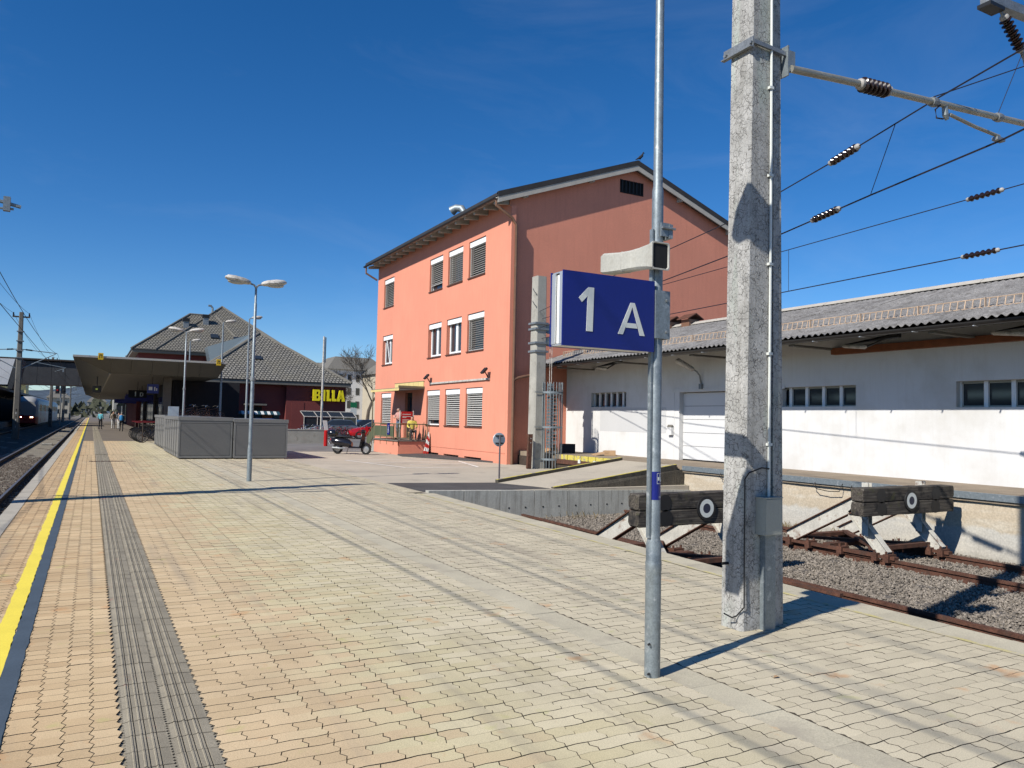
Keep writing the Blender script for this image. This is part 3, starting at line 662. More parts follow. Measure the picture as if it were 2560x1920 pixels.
# windows
slat_me = {}
def slat(w):
    k = round(w, 2)
    if k not in slat_me:
        slat_me[k] = MB().hexa([(-.037, -w / 2, -.028), (-.031, -w / 2, -.032), (-.031, w / 2, -.032), (-.037, w / 2, -.028), (.029, -w / 2, .030), (.035, -w / 2, .026), (.035, w / 2, .026), (.029, w / 2, .030)]).mesh('slat', SLATM)
    return slat_me[k]
def office_window(a, b, c, d, kind):
    w = MB(); x = BX + .17; fw = .07
    for y0, y1, z0, z1 in ((a, b, c, c + fw), (a, b, d - fw, d), (a, a + fw, c + fw, d - fw), (b - fw, b, c + fw, d - fw)): w.box(x, x + .06, y0, y1, z0, z1)
    if kind in ('casement', 'tilted'):
        ym = (a + b) / 2
        w.box(x - .01, x + .06, ym - .05, ym + .05, c + fw, d - fw)
        for y0, y1 in ((a + fw, ym - .05), (ym + .05, b - fw)): w.box(x - .012, x + .03, y0, y1, c + fw, c + fw + .07).box(x - .012, x + .03, y0, y0 + .05, c + fw + .07, d - fw).box(x - .012, x + .03, y1 - .05, y1, c + fw + .07, d - fw)
    wo = w.build('window', PLASTICW, RB)
    MB().box(x + .03, x + .04, a + fw, b - fw, c + fw, d - fw).build('pane', GLASS, wo)
    MB().box(BX - .05, BX + .17, a - .02, b + .02, c - .03, c + .012).build('sill', SILL, wo)
    MB().box(BX + .045, BX + .165, a + .01, b - .01, d - .24, d - .02).build('shutter_box', PLASTICW, wo)
    if kind == 'tilted':
        MB().hexa([(x - .03, a + .75, c + .1), (x, a + .75, c + .1), (x, a + .83, c + .1), (x - .03, a + .83, c + .1), (x - .2, a + .75, d - .3), (x - .17, a + .75, d - .3), (x - .17, a + .83, d - .3), (x - .2, a + .83, d - .3)]).build('tilted_sash', PLASTICW, wo)
    if kind[:4] in ('shut', 'half', 'open'):
        bot = {'shut': .06, 'half': .30, 'open': .06}[kind[:4]]; z = d - .27; tilt = {'shut': .10, 'half': .08, 'open': .85}[kind[:4]]
        me = slat(b - a - .1)
        while z > c + bot:
            piece('slat', me, wo, (BX + .105, (a + b) / 2, z), (0, tilt, 0)); z -= .092
        MB().box(BX + .08, BX + .13, a + .05, b - .05, z - .0, z + .03).build('bottom_rail', SLATM, wo)
        for y in (a + .02, b - .05): MB().box(BX + .08, BX + .13, y, y + .03, c + .01, d - .24).build('guide_rail', SLATM, wo)
KIND = {(0, 0): 'shut', (0, 1): 'tilted', (0, 2): 'shut', (1, 0): 'half', (1, 1): 'casement', (1, 2): 'half', (2, 0): 'shut', (2, 1): 'casement', (2, 2): 'open', (3, 0): 'shut', (3, 1): 'open', (3, 2): 'shut'}
for i, (a, b) in enumerate(WY):
    for j, (c, d) in enumerate(WZ): office_window(a, b, c, d, KIND[(i, j)])
for a, b in WY[1:]:
    o = MB().box(BX + .16, BX + .2, a, b, -.03, .12).build('basement_window', GLASS, RB)
    for k in range(5): MB().rod((BX + .1, a + .26 * (k + 1), -.03), (BX + .1, a + .26 * (k + 1), .12), .01, 6).build('bar', BLACK, o)
do = MB().box(BX + .15, BX + .2, 35.75, 36.75, .62, 2.95).build('entrance_door', [plain('dark_green_door', (.02, .035, .025), .3)], RB)
MB().box(BX + .13, BX + .15, 35.95, 36.55, 1.0, 2.7).build('pane', GLASS, do)
# light bar with floodlights
MB().box(BX - .07, BX - .002, 27.3, 33.4, 3.27, 3.345).build('cable_duct', LAMPW, RB)
for y in (27.35, 33.35):
    o = MB().obox((BX - .26, y, 3.62), (.02, 0, -.03), (0, .13, 0), (.09, 0, .10)).build('floodlight', BLACK, RB)
    MB().obox((BX - .285, y, 3.60), (.004, 0, -.006), (0, .11, 0), (.075, 0, .083)).build('lens', GLASS, o)
    MB().rod((BX - .22, y, 3.58), (BX - .04, y, 3.31), .025, 6).build('bracket', BLACK, o)
# canopy over the entrance
cn = MB().hexa([(12.62, 34.17, 2.98), (BX - .003, 34.17, 3.06), (BX - .003, 38.25, 3.06), (12.62, 38.25, 2.98), (12.62, 34.17, 3.10), (BX - .003, 34.17, 3.18), (BX - .003, 38.25, 3.18), (12.62, 38.25, 3.10)]).build('entrance_canopy', [FASCIA], RB)
MB().box(12.595, 12.617, 34.16, 38.27, 2.965, 3.07).build('fascia', IVORY, cn)
MB().box(12.58, 13.9, 34.145, 34.168, 3.10, 3.20).build('edge_trim', RAILG, cn)
for i in range(6): MB().box(BX - .03, BX - .004, 34.25 + i * .66, 34.89 + i * .66, 3.20, 3.44).build('glazing_panel', IVORY, cn)
MB().box(BX - .035, BX - .003, 34.2, 38.24, 3.445, 3.47).build('edge_trim', RAILG, cn)
MB().tube([(12.7, 38.2, 3.0), (12.7, 38.2, .1)], .03, 8).build('canopy_post', RAILG, cn)
# landing with stairs and railing
LX, LZ = 12.38, .60
ld = thing('entrance_landing', 'raised coral landing with olive railing and steps by the office door', 'landing', (13, 35, 0))
MB().box(LX, BX - .003, 33.45, 36.9, -.4, LZ).build('landing_block', [CORAL], ld)
MB().box(LX - .05, BX - .003, 33.40, 36.9, LZ, LZ + .06).build('landing_slab', [FASCIA], ld)
for i in range(4): MB().box(LX, BX - .003, 36.9 + .28 * i, 36.9 + .28 * (i + 1), -.4, LZ - .15 * i - .1).build('step', CONCL, ld)
def rail_run(p, q, par, panel=None, balusters=0):
    p, q = Vector(p), Vector(q); h = .74
    MB().rod(p + Vector((0, 0, h)), q + Vector((0, 0, h)), .024, 8).rod(p + Vector((0, 0, .10)), q + Vector((0, 0, .10)), .018, 6).build('handrail', RAILG, par)
    n = 4 if panel else 2
    for i in range(n): a = p.lerp(q, i / (n - 1)); MB().rod(a - Vector((0, 0, .25)), a + Vector((0, 0, h)), .022, 6).build('railing_post', RAILG, par)
    if panel:
        d = (q - p) / 2; MB().obox((p + q) / 2 + Vector((0, 0, .38)), d, Vector((0, .01, 0)) if abs(d.x) > abs(d.y) else Vector((.01, 0, 0)), (0, 0, .25)).build('railing_panel', panel, par)
    for i in range(balusters): a = p.lerp(q, (i + .5) / balusters); MB().rod(a + Vector((0, 0, .1)), a + Vector((0, 0, h)), .011, 6).build('baluster', RAILG, par)
GREENP = mat('olive_panel', (.085, .10, .055), .6, .1, 3)
rail_run((LX, 36.85, LZ + .06), (LX, 34.1, LZ + .06), ld, GREENP); rail_run((LX, 34.1, LZ + .06), (LX, 33.45, LZ + .06), ld, None, 4)
rail_run((LX, 33.45, LZ + .06), (BX - .1, 33.45, LZ + .06), ld, None, 9); rail_run((LX, 38.0, .05), (LX, 36.9, LZ + .06), ld, GREENP)
sg = thing('access_sign', 'small blue wheelchair sign fixed on the olive railing panel', 'sign', (LX - .03, 34.7, 1.1))
MB().box(LX - .045, LX - .03, 34.55, 34.86, .88, 1.42).build('plate', BLUE, sg)
m = MB(); fx = lambda u, v, d: (LX - .047, 34.71 - u, v)
for a, b, c, d in ((-.02, .02, 1.27, 1.31), (-.02, .02, 1.12, 1.25), (-.02, .07, 1.10, 1.13), (.05, .08, 1.0, 1.12), (-.07, -.05, 1.0, 1.15), (-.07, .05, .98, 1.0)): m.quad(fx(a, c, 0), fx(b, c, 0), fx(b, d, 0), fx(a, d, 0))
m.build('pictogram', WHITE, sg)
# red notice board on posts, by the landing
nb = thing('notice_board', 'red notice board on two pale posts beside the leaning man', 'sign', (12.9, 33.9, .66))
MB().rod((12.62, 33.95, .66), (12.62, 33.95, 2.02), .03, 8).rod((13.28, 33.95, .66), (13.28, 33.95, 2.02), .03, 8).build('post', LAMPW, nb)
MB().box(12.68, 13.24, 33.93, 33.96, 1.35, 1.98).build('panel', RED, nb)
m = MB()
for i, (w, z) in enumerate(((.42, 1.84), (.44, 1.74), (.20, 1.69), (.36, 1.58), (.40, 1.52), (.30, 1.46))): m.quad((12.73, 33.927, z), (12.73 + w, 33.927, z), (12.73 + w, 33.927, z + .022), (12.73, 33.927, z + .022))
m.build('lettering', WHITE, nb)
um = thing('barrier_bundle', 'bundle of red and white striped barrier boards leaning on the coral wall', 'barrier', (13.75, 33.3, 0))
for k in range(3):
    p0, p1 = Vector((13.60 + .06 * k, 33.36 - .10 * k, 0)), Vector((13.82, 33.3 - .02 * k, 1.05 - .08 * k))
    o = MB(); d = (p1 - p0) / 6
    for i in range(6): o.beam(p0 + d * i, p0 + d * (i + 1), .12 - .012 * i, .02, (1, 0, 0), i % 2)
    o.build('barrier_board', [RED, C_WHITE], um)
# pigeon on the ridge
pg = thing('pigeon', 'dark pigeon standing on the ridge of the coral building', 'bird', (20.0, 25.75, 12.74))
MB().tube([(19.9, 25.75, 12.87), (20.0, 25.75, 12.92), (20.12, 25.75, 13.03), (20.17, 25.75, 13.14)], [.02, .07, .06, .025], 8).ball((20.19, 25.75, 13.17), .04, .035, .035, 8, 5).tube([(19.92, 25.75, 12.88), (19.78, 25.75, 12.80)], [.04, .012], 6).rod((20.22, 25.75, 13.17), (20.26, 25.75, 13.16), .01, 5).build('body', C_DARK, pg, smooth=True)
MB().rod((20.0, 25.74, 12.72), (20.02, 25.75, 12.88), .008, 5).rod((20.04, 25.78, 12.72), (20.03, 25.76, 12.88), .008, 5).build('leg', RUST, pg)

# ------------------------------------------------------------------ white freight shed
WX = 16.65; WYE = -8.0
WH = thing('freight_shed', 'long white freight shed with a corrugated grey roof and deep eaves', 'warehouse', (WX, 10, 0))
wins = [(22.03, 24.21, 2.23, 2.77), (12.67, 15.9, 2.19, 2.72), (6.2, 10.14, 2.15, 2.72)]
hs = [h for h in wins] + [(15.0, 19.45, .5, 2.68)]
m = MB()
holed_wall(m, WYE, BY0 - .002, -.2, 4.25, hs, .26, lambda u, v, d: (WX + d, u, v), 0, 0)
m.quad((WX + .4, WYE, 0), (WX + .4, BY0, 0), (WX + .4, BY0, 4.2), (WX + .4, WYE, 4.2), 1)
m.build('wall', [STUCCOW, DARK], WH, fix=False)
MB().box(WX - .004, WX - .001, 19.85, 23.6, 1.35, 2.2).build('repaint_patch', STUCCOG, WH)
for a, b, c, d in wins:
    w = MB().box(WX + .16, WX + .2, a, b, d - .05, d).box(WX + .16, WX + .2, a, b, c, c + .04)
    wo = w.build('window', BOXG, WH); n = 6 if b - a < 3.4 else 7
    st = (b - a) / n
    for i in range(n + 1): MB().box(WX + .14, WX + .2, max(a, a + i * st - .045), min(b, a + i * st + .045), c + .001, d - .001).build('mullion', PLASTICW, wo)
    for i in range(n): MB().box(WX + .21, WX + .215, a + i * st + .045, a + (i + 1) * st - .045, c + .04, d - .05).build('pane', GLASS, wo)
dr = MB().box(WX + .008, WX + .255, 19.213, 19.452, .5, 2.683).build('sectional_door', [STUCCOW], WH)
for i in range(5):
    z0 = .54 + i * .425; MB().box(WX + .17, WX + .21, 15.0, 19.21, z0 + .006, z0 + .419).build('door_panel', DOORW, dr)
MB().box(WX + .16, WX + .22, 15.0, 19.2, .5, .54).build('rubber_seal', BLACK, dr)
MB().box(WX - .015, WX + .01, 14.9, 19.5, 2.685, 2.80).build('lintel', STUCCOW, dr)
# eave underside, beam, gutter, roof sheets
EX, EZ = 14.93, 3.80; RS = .312; RX, RZ = 20.0, 3.80 + .312 * (20.0 - 14.93)
def wz(x): return EZ + RS * (x - EX)
MB().hexa([(EX + .05, WYE, EZ - .13), (WX, WYE, 3.95), (WX, BY0 - .02, 3.95), (EX + .05, BY0 - .02, EZ - .13), (EX + .05, WYE, EZ - .10), (WX, WYE, wz(WX) - .10), (WX, BY0 - .02, wz(WX) - .10), (EX + .05, BY0 - .02, EZ - .10)]).build('eave_boarding', [FASCIA], WH)
for i in range(9): MB().box(EX + .1, WX, 24.0 - i * 3.6, 24.14 - i * 3.6, EZ - .18, EZ - .131).build('eave_bracket', FASCIA, WH)
MB().box(WX - .2, WX - .005, 4, 13.25, 3.50, 3.66).build('timber_beam', WOODB, WH)
gm = MB(); prf = [(math.cos(R(180 + 20 * i)) * .085, math.sin(R(180 + 20 * i)) * .085) for i in range(10)]
gm.rings([[(EX - .05 + a, y, EZ - .05 + b) for a, b in prf] + [(EX - .05 + a * .92, y, EZ - .05 + b * .92) for a, b in prf[::-1]] for y in (WYE, BY0 - .6)])
gu = gm.build('gutter', [GUTTER], WH, smooth=False)
for i in range(26): MB().box(EX - .145, EX + .04, 24.9 - i * 1.25, 24.93 - i * 1.25, EZ - .145, EZ - .13).build('gutter_bracket', ALU, gu)
per = .177; nw = 6
def sheet(x0, x1):
    m = MB(); A = .026; n = nw * 8; rows = []
    z0, z1 = RS * (x0 - EX), RS * (x1 - EX)
    for x, z in ((x0, z0), (x1, z1)):
        rows.append([(x, per * nw * i / n, z + A * math.cos(2 * math.pi * i / 8)) for i in range(n + 1)])
    dn = [[(p[0], p[1], p[2] - .012) for p in rows[0]]]
    m.rings([dn[0], rows[0], rows[1]], cap=False, closed=False)
    return m.mesh('roof_sheet', ETERNIT, smooth=False)
shs = [sheet(14.93, 16.75), sheet(16.6, 18.45), sheet(18.3, 20.02)]
for r in range(3):
    y = BY0 - .03 - per * nw
    while y > WYE: piece('roof_sheet', shs[r], WH, (random.uniform(-.012, .012), y, EZ + .03 + .014 * r + random.uniform(0, .006))); y -= per * nw
MB().hexa([(RX, WYE, RZ - .05), (RX + 5, WYE, RZ - 1.6), (RX + 5, BY0 - .02, RZ - 1.6), (RX, BY0 - .02, RZ - .05), (RX, WYE, RZ), (RX + 5, WYE, RZ - 1.55), (RX + 5, BY0 - .02, RZ - 1.55), (RX, BY0 - .02, RZ)]).build('rear_roof', [ETERNIT], WH)
for i in range(12):
    y = BY0 - .1 - 2.4 * i
    MB().prism([(-.17, -.035), (0, .03), (.17, -.035), (.17, -.015), (0, .085), (-.17, -.015)], y - 2.42, y, lambda u, v, d: (RX + u, d, RZ + .09 + v)).build('ridge_cap', SOFFIT, WH)
# snow guards: ladder-like rusty lengths standing on the roof
gx = 16.0; y = 25.2
while y > WYE + 2:
    sgd = thing('snow_guard', '', 'snow guard') if False else MB()
    z = wz(gx) + .05
    sgd.rod((gx, y, z), (gx, y - 1.42, z), .012, 5).rod((gx + .05, y, z + .19), (gx + .05, y - 1.42, z + .19), .012, 5)
    sgd.box(gx - .02, gx + .03, y - .02, y, z - .06, z + .20)
    o = sgd.build('snow_guard', GUARD, WH)
    for i in range(9): MB().beam((gx, y - .16 * i - .08, z), (gx + .05, y - .16 * i - .08, z + .19), .02, .012).build('rung', GUARD, o)
    y -= 1.46
for k, (y, big) in enumerate(((22.5, 1), (23.6, 0))):
    o = MB().box(19.75, 20.25, y - .22, y + .22, RZ - .15, RZ + .27).build('roof_vent', PIPE, WH)
    MB().prism([(-.38, 0), (0, .2), (.38, 0), (.38, .03), (0, .24), (-.38, .03)], y - .34, y + .34, lambda u, v, d: (20.0 + u, d, RZ + .27 + v)).build('hood', SILL, o)
def wall_lamp(y, label, long=True):
    t = thing('wall_lamp', label, 'lamp', (WX, y, 3.0), 'lamps under the eaves of the white shed')
    p = Vector((WX - .03, y, 2.9)); q = Vector((WX - .10, y, 3.18)); r_ = Vector((WX - .33, y, 3.34)); s = Vector((WX - 1.05, y, 3.61))
    MB().tube([p, q, q.lerp(r_, .5) + Vector((0, 0, .03)), r_], .025, 8).build('arm', GALVD, t, smooth=True)
    MB().box(WX - .08, WX - .003, y - .06, y + .06, 2.76, 2.92).build('wall_plate', GALVD, t)
    MB().tube([r_, r_.lerp(s, .1), r_.lerp(s, .9), s], [.03, .075, .095, .03], 10).build('luminaire', LAMPW, t, smooth=True)
wall_lamp(18.17, 'tubular lamp on a curved arm above the white sectional door')
def eave_lamp(y, label):
    t = thing('eave_lamp', label, 'lamp', (15.8, y, 3.6), 'lamps hanging under the eaves of the white shed')
    MB().tube([(15.8, y, 3.62), (15.8, y - .05, 3.61), (15.8, y - .62, 3.55), (15.8, y - .68, 3.55)], [.02, .045, .055, .02], 10).build('luminaire', [LAMPW], t, smooth=True)
    MB().hexa([(15.74, y - .1, 3.64), (15.86, y - .1, 3.64), (15.86, y - 1.5, 3.70), (15.74, y - 1.5, 3.70), (15.74, y - .7, 3.66), (15.86, y - .7, 3.66), (15.86, y - 1.5, 3.80), (15.74, y - 1.5, 3.80)]).rod((15.8, y - .68, 3.55), (15.8, y - 1.3, 3.74), .025, 6).build('bracket', [BLACK], t)
eave_lamp(12.4, 'small tubular lamp under the eaves at the end of the orange beam'); eave_lamp(8.9, 'small tubular lamp under the eaves, right at the picture edge'); eave_lamp(22.7, 'small tubular lamp under the eaves beside the coral building')
mb_ = thing('letter_box', 'small white letter box on the shed wall by the sectional door', 'letter box', (WX, 19.52, 1.43))
MB().box(WX - .1, WX - .002, 19.47, 19.67, 1.30, 1.56).build('case', STUCCOW, mb_); MB().prism([(0, 0), (.14, 0), (.07, .07)], 19.46, 19.68, lambda u, v, d: (WX - .12 + u * .85, d, 1.561 + v)).build('lid', FASCIA, mb_)
MB().add([(WX - .003, 23.28, 1.5), (WX - .003, 23.2, 1.62), (WX - .003, 23.16, 1.45), (WX - .003, 23.22, 1.42)], [(0, 1, 2, 3)]).add([(WX - .003, 23.34, 1.6), (WX - .003, 23.3, 1.62), (WX - .003, 23.1, 1.50), (WX - .003, 23.12, 1.47)], [(0, 1, 2, 3)]).build('graffiti_mark', BLACK, WH)

# ------------------------------------------------------------------ loading dock, ramp, retaining wall
worn = mat('worn_yellow', (.60, .50, .09), .85, .15, 5, 60, .15, dirt=((.26, .23, .17), 5, .5, .62))
DK = thing('loading_dock', 'concrete loading dock with steel edge and stained wall below the white shed', 'dock', (15.5, 5, 0))
MB().prism([(14.36, WYE), (WX + .3, WYE), (WX + .3, BY0 - .02), (14.5, BY0 - .02), (14.5, 16.4), (14.36, 16.4)], .34, .505, lambda u, v, d: (u, v, d)).build('dock_slab', [mat('dock_slab_concrete', (.27, .215, .155), .9, .2, 1.5, 60, .15, .2)], DK)
m = MB(); n = 40
ws = []
for j in range(n + 1):
    y = WYE + (16.4 - WYE) * j / n; ws.append([(14.42 + random.uniform(-.012, .012), y, z) for z in (-.85, -.6, -.3, 0, .2, .40)])
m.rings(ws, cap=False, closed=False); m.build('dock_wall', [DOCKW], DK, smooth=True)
yy = WYE
while yy < 16.2: MB().box(14.325, 14.40, yy + .004, yy + 2.996 if yy + 3 < 16.4 else 16.39, .39, .512).build('steel_edge', GALV, DK); yy += 3.0
for y in (11.95, 11.0, 14.9): MB().tube([(14.32, y, .42), (14.27, y, .34), (14.25, y - .1, .28), (14.26, y - .4, .25), (14.27, y - .68, .27), (14.32, y - .72, .44)], .009, 6).build('cable_loop', BLACK, DK)
MB().box(14.46, 14.56, 19.35, BY0 - .02, -.4, .34).build('dock_front', RAILD, DK)
for i in range(8): MB().box(14.40, 14.455, 19.4 + i * .42, 19.78 + i * .42, .36, .52).build('edge_marking', MATS['worn_yellow'], DK)
MB().box(14.40, 14.45, 19.4, 23.0, .20, .355).build('steel_edge', RUST, DK)
MB().box(14.41, 14.45, 20.2, 22.3, -.02, .14).build('buffer_board', CONCL, DK)
for k, y in enumerate((19.9, 20.6, 21.5)): MB().box(14.37, 14.40, y, y + .12, .28, .40).build('rubber_bumper', WHITE, DK)
RP = thing('ramp', 'concrete ramp with yellow painted kerbs climbing to the loading dock', 'ramp', (12, 17.5, 0))
a0, a1, b0, b1 = (10.15, 16.42, -.004), (14.36, 16.75, .50), (9.55, 18.18, -.004), (14.5, 19.35, .50)
MB().hexa([(10.15, 16.42, -.3), (14.45, 16.75, -.3), (14.5, 19.35, -.3), (9.55, 18.18, -.3), a0, (14.45, 16.75, .50), b1, b0]).build('ramp_slab', [ASPH, SIDEW], RP)
for p, q, nm in ((a0, a1, 0), (b0, b1, 1)):
    p, q = Vector(p), Vector(q); up = Vector((0, 0, .09)); k = MB()
    k.beam(p + Vector((0, -.05 if nm == 0 else .05, -.07 if nm == 0 else -.02)), q + Vector((0, -.05 if nm == 0 else .05, -.07 if nm == 0 else -.02)), .12, .20); k.build('kerb', SIDEW, RP)
    MB().beam(p + Vector((0, -.06 if nm == 0 else .06, .034 if nm == 0 else .084)), q + Vector((0, -.06 if nm == 0 else .06, .034 if nm == 0 else .084)), .09, .006).build('yellow_edge', worn, RP)
MB().add([(10.15, 16.30, -.15), (14.46, 16.42, -.15), (14.46, 16.42, .42), (10.15, 16.34, .0)], [(0, 1, 2, 3)]).build('ramp_side', [SIDEW], RP)
struct('soil_strip', MB().add([(9.9, 16.28, -.03), (14.42, 16.2, -.12), (14.42, 16.75, -.08), (10.2, 16.42, -.01)], [(0, 1, 2, 3)]), SOIL)
RW = thing('retaining_wall', 'low stained concrete retaining wall of jointed panels ending the sidings', 'wall', (10.5, 16.15, -.7))
jx = [6.72, 7.61, 8.55, 9.49, 10.44, 11.38, 12.36, 13.3, 14.25, 14.41]
for a, b in zip(jx, jx[1:]):
    za, zb = .02 - (a - 7.6) * .022, .02 - (b - 7.6) * .022
    o = MB().hexa([(a + .008, 16.14, -.95), (b - .008, 16.14, -.95), (b - .008, 16.32, -.95), (a + .008, 16.32, -.95), (a + .008, 16.14, za), (b - .008, 16.14, zb), (b - .008, 16.32, zb), (a + .008, 16.32, za)]).build('wall_panel', [CONC], RW)
    if b - a > .5:
        for f in (.26, .74): MB().lathe([(.022, 0), (.022, .004)], (a + (b - a) * f, 16.139, -.42), (0, -1, 0), 10).build('tie_hole', DARK, o)
MB().box(6.7, 14.4, 16.16, 16.30, -.95, -.2).build('wall_core', DARK, RW)
for k, (x, y, l, rz) in enumerate(((15.1, 24.9, 'flat brown cardboard sheet on the dock beside the coral wall', .3), (15.6, 24.2, 'dark tilted cardboard box flap on the dock below the graffiti', 1.0), (15.9, 22.2, 'crumpled cardboard on the dock under the barred shed window', -.4))):
    t = thing('cardboard', l, 'cardboard', (x, y, .505)); t.rotation_euler = (0, 0, rz); ORG[t.name] = Vector((0, 0, 0))
    if k == 1: MB().obox((0, 0, .17), (.16, 0, .15), (0, .3, 0), (-.01, 0, .012)).obox((.1, 0, .02), (.3, 0, 0), (0, .3, 0), (0, 0, .015)).build('flap', C_DARK, t)
    else:
        MB().obox((-.2, 0, .06), (.24, 0, .05), (0, .32, .01), (0, 0, .01)).obox((.2, .05, .07), (.22, 0, -.06), (0, .28, .02), (0, 0, .01)).build('sheet', CARD, t)
        MB().obox((.1, -.3, .1), (.2, 0, 0), (0, .02, .09), (0, .008, 0)).build('flap', CARD, t)

# ------------------------------------------------------------------ buffer stops
def buffer_stop(x, y, label):
    t = thing('buffer_stop', label, 'buffer stop', (0, 0, 0), 'timber buffer stops at the end of the sidings')
    for k, (z0, z1) in enumerate(((.405, .635), (.165, .392))):
        m = MB(); rr = []
        for i, xx in enumerate([-1.26, -1.235] + [-1.05 + 2.1 * q / 11 for q in range(12)] + [1.24, 1.26]):
            n = 15; e = .012 if 0 < i < n else -.006; j = [random.uniform(-.0035, .0035) for _ in range(8)]
            c = .012 if 0 < i < n else .035
            y0, y1, a, b = 0, .24, z0 - e + .01, z1 + e - .01
            rr.append([(xx, y0 + j[0], a + c), (xx, y0 + c, a + j[1]), (xx, y1 - c, a + j[2]), (xx, y1 + j[3], a + c), (xx, y1 + j[4], b - c), (xx, y1 - c, b + j[5]), (xx, y0 + c, b + j[6]), (xx, y0 + j[7], b - c)])
        m.rings(rr).build('plank', [TIMBER], t)
    for sx in (-.75, .75):
        for z in (.50, .28): MB().lathe([(.001, -.008), (.12, -.008), (.125, .0)], (sx + random.uniform(-.05, .05), -.004, z), (0, -1, 0), 14).build('contact_pad', BLACK, t)
        m = MB()
        def ibeam(p, q, h, w):
            p, q = Vector(p), Vector(q); dn = (q - p).normalized().cross(Vector((1, 0, 0))).normalized()
            m.beam(p, q, .012, h, dn, 0); m.beam(p + dn * (h / 2), q + dn * (h / 2), w, .014, dn, 1); m.beam(p - dn * (h / 2), q - dn * (h / 2), w, .014, dn, 1)
        ibeam((sx, .30, .44), (sx, 2.02, -.47), .24, .11); m.build('strut', [STOPW, RUST], t)
        m = MB(); ibeam((sx, .62, .22), (sx, -.06, -.50), .19, .11); m.build('leg', [STOPW, STOPW], t)
        m = MB().box(sx - .055, sx - .045, .245, .37, -.22, .70).box(sx + .045, sx + .055, .245, .37, -.22, .70).box(sx - .045, sx + .045, .30, .312, -.22, .70); m.build('post', [STOPW], t)
        m = MB().box(sx - .06, sx + .06, -.25, 2.25, -.553, -.50); m.build('base_beam', [RUST], t)
        for yy in (-.12, .1, .8, 1.5, 1.95): MB().box(sx - .11, sx + .11, yy - .05, yy + .05, -.60, -.47).lathe([(.02, 0), (.02, .05)], (sx - .085, yy, -.47), n=6).lathe([(.02, 0), (.02, .05)], (sx + .085, yy, -.47), n=6).build('clamp', [RUST], t)
    for yy, z in ((.2, -.42), (1.15, -.5), (1.9, -.45)): MB().beam((-.75, yy, z), (.75, yy, z), .16, .07).build('cross_tie', [RUST], t)
    MB().beam((-.72, .2, -.40), (.72, 1.9, -.42), .10, .05).beam((.72, .2, -.43), (-.72, 1.9, -.45), .10, .05).build('brace', [RUST], t)
    d = MB().lathe([(.001, .024), (.178, .024), (.18, .01), (.18, 0)], (0, 0, .40), (0, -1, 0), 28).build('disc_sign', [BLACK], t)
    def ring(r0, r1, nm, mt):
        m = MB(); n = 28
        for i in range(n):
            a, b = 2 * math.pi * i / n, 2 * math.pi * (i + 1) / n
            m.quad((r0 * math.cos(a), -.027, .40 + r0 * math.sin(a)), (r1 * math.cos(a), -.027, .40 + r1 * math.sin(a)), (r1 * math.cos(b), -.027, .40 + r1 * math.sin(b)), (r0 * math.cos(b), -.027, .40 + r0 * math.sin(b)))
        m.build(nm, [mt], d, fix=False)
    ring(.073, .138, 'white_ring', WHITE); ring(.0, .073, 'dark_centre', plain('stop_centre', (.02, .025, .05), .5))
    t.location = (x, y, 0); return t
buffer_stop(8.16, 8.80, 'timber buffer stop with a ringed disc, partly hidden by the sign pole and concrete mast')
buffer_stop(12.68, 8.55, 'timber buffer stop with a ringed disc and white struts, beside the dock wall')

# ------------------------------------------------------------------ big concrete overhead-line mast
MX, MY = 4.89, 4.705
MT = thing('catenary_mast', 'large cracked concrete overhead line mast rising from the platform beside the sidings', 'mast', (MX, MY, 0))
def mxl(z): return 4.639 + .0141 * z
def mxr(z): return 5.142 - .0124 * z
def mface(z): return 4.58
MYB = 4.83
def mast_sec(z):
    x0, x1 = mxl(z), mxr(z); w = x1 - x0; c = .022; y0, y1 = 4.58, MYB; g0, g1 = x0 + w * .64, x0 + w * .72
    return [(x0, y0 + c, z), (x0 + c, y0, z), (g0, y0, z), (g0 + .012, y0 + .05, z), (g1 - .004, y0 + .05, z), (g1, y0 + .012, z), (x1 - c, y0 + .012, z), (x1, y0 + .012 + c, z), (x1, y1 - c, z), (x1 - c, y1, z), (x0 + c, y1, z), (x0, y1 - c, z)]
MB().rings([mast_sec(z) for z in (0, 2, 4, 6, 8, 10.5)]).build('shaft', [MASTC], MT)
MB().tube([(4.915, 4.564, 1.06), (4.925, 4.564, 3), (4.925, 4.564, 5), (4.915, 4.564, 10)], .0115, 8).build('cable_pipe', [WHITE], MT, smooth=True)
for z in (1.5, 2.25, 3.0, 3.75, 4.5): MB().box(4.895, 4.94, 4.548, 4.578, z - .011, z + .011).build('pipe_clip', WHITE, MT)
jb = MB().box(4.785, 4.97, 4.475, 4.578, .77, 1.065).build('junction_box', [BOXG], MT)
MB().box(4.789, 4.966, 4.469, 4.475, .776, 1.058).build('lid', [BOXG], jb)
MB().box(4.778, 4.977, 4.467, 4.577, 1.066, 1.074).build('rain_edge', [BOXG], jb)
MB().box(4.835, 4.95, 4.52, 4.532, .0, .77).box(4.835, 4.845, 4.532, 4.578, 0, .77).box(4.94, 4.95, 4.532, 4.578, 0, .77).build('cable_cover', [GALV], MT)
yf = mface(1) - .012
MB().tube([(4.91, yf - .012, 1.30), (4.82, yf - .02, 1.31), (4.70, yf, 1.27), (4.652, yf, 1.22), (4.650, yf, .6), (4.642, yf - .01, .2), (4.62, yf + .05, .12), (4.58, yf + .06, .11), (4.53, yf + .10, .14)], .006, 6).build('loose_cable', [BLACK], MT)
MB().rod((4.64, 4.74, .52), (4.58, 4.74, .52), .012, 6).build('bolt', [BLACK], MT)
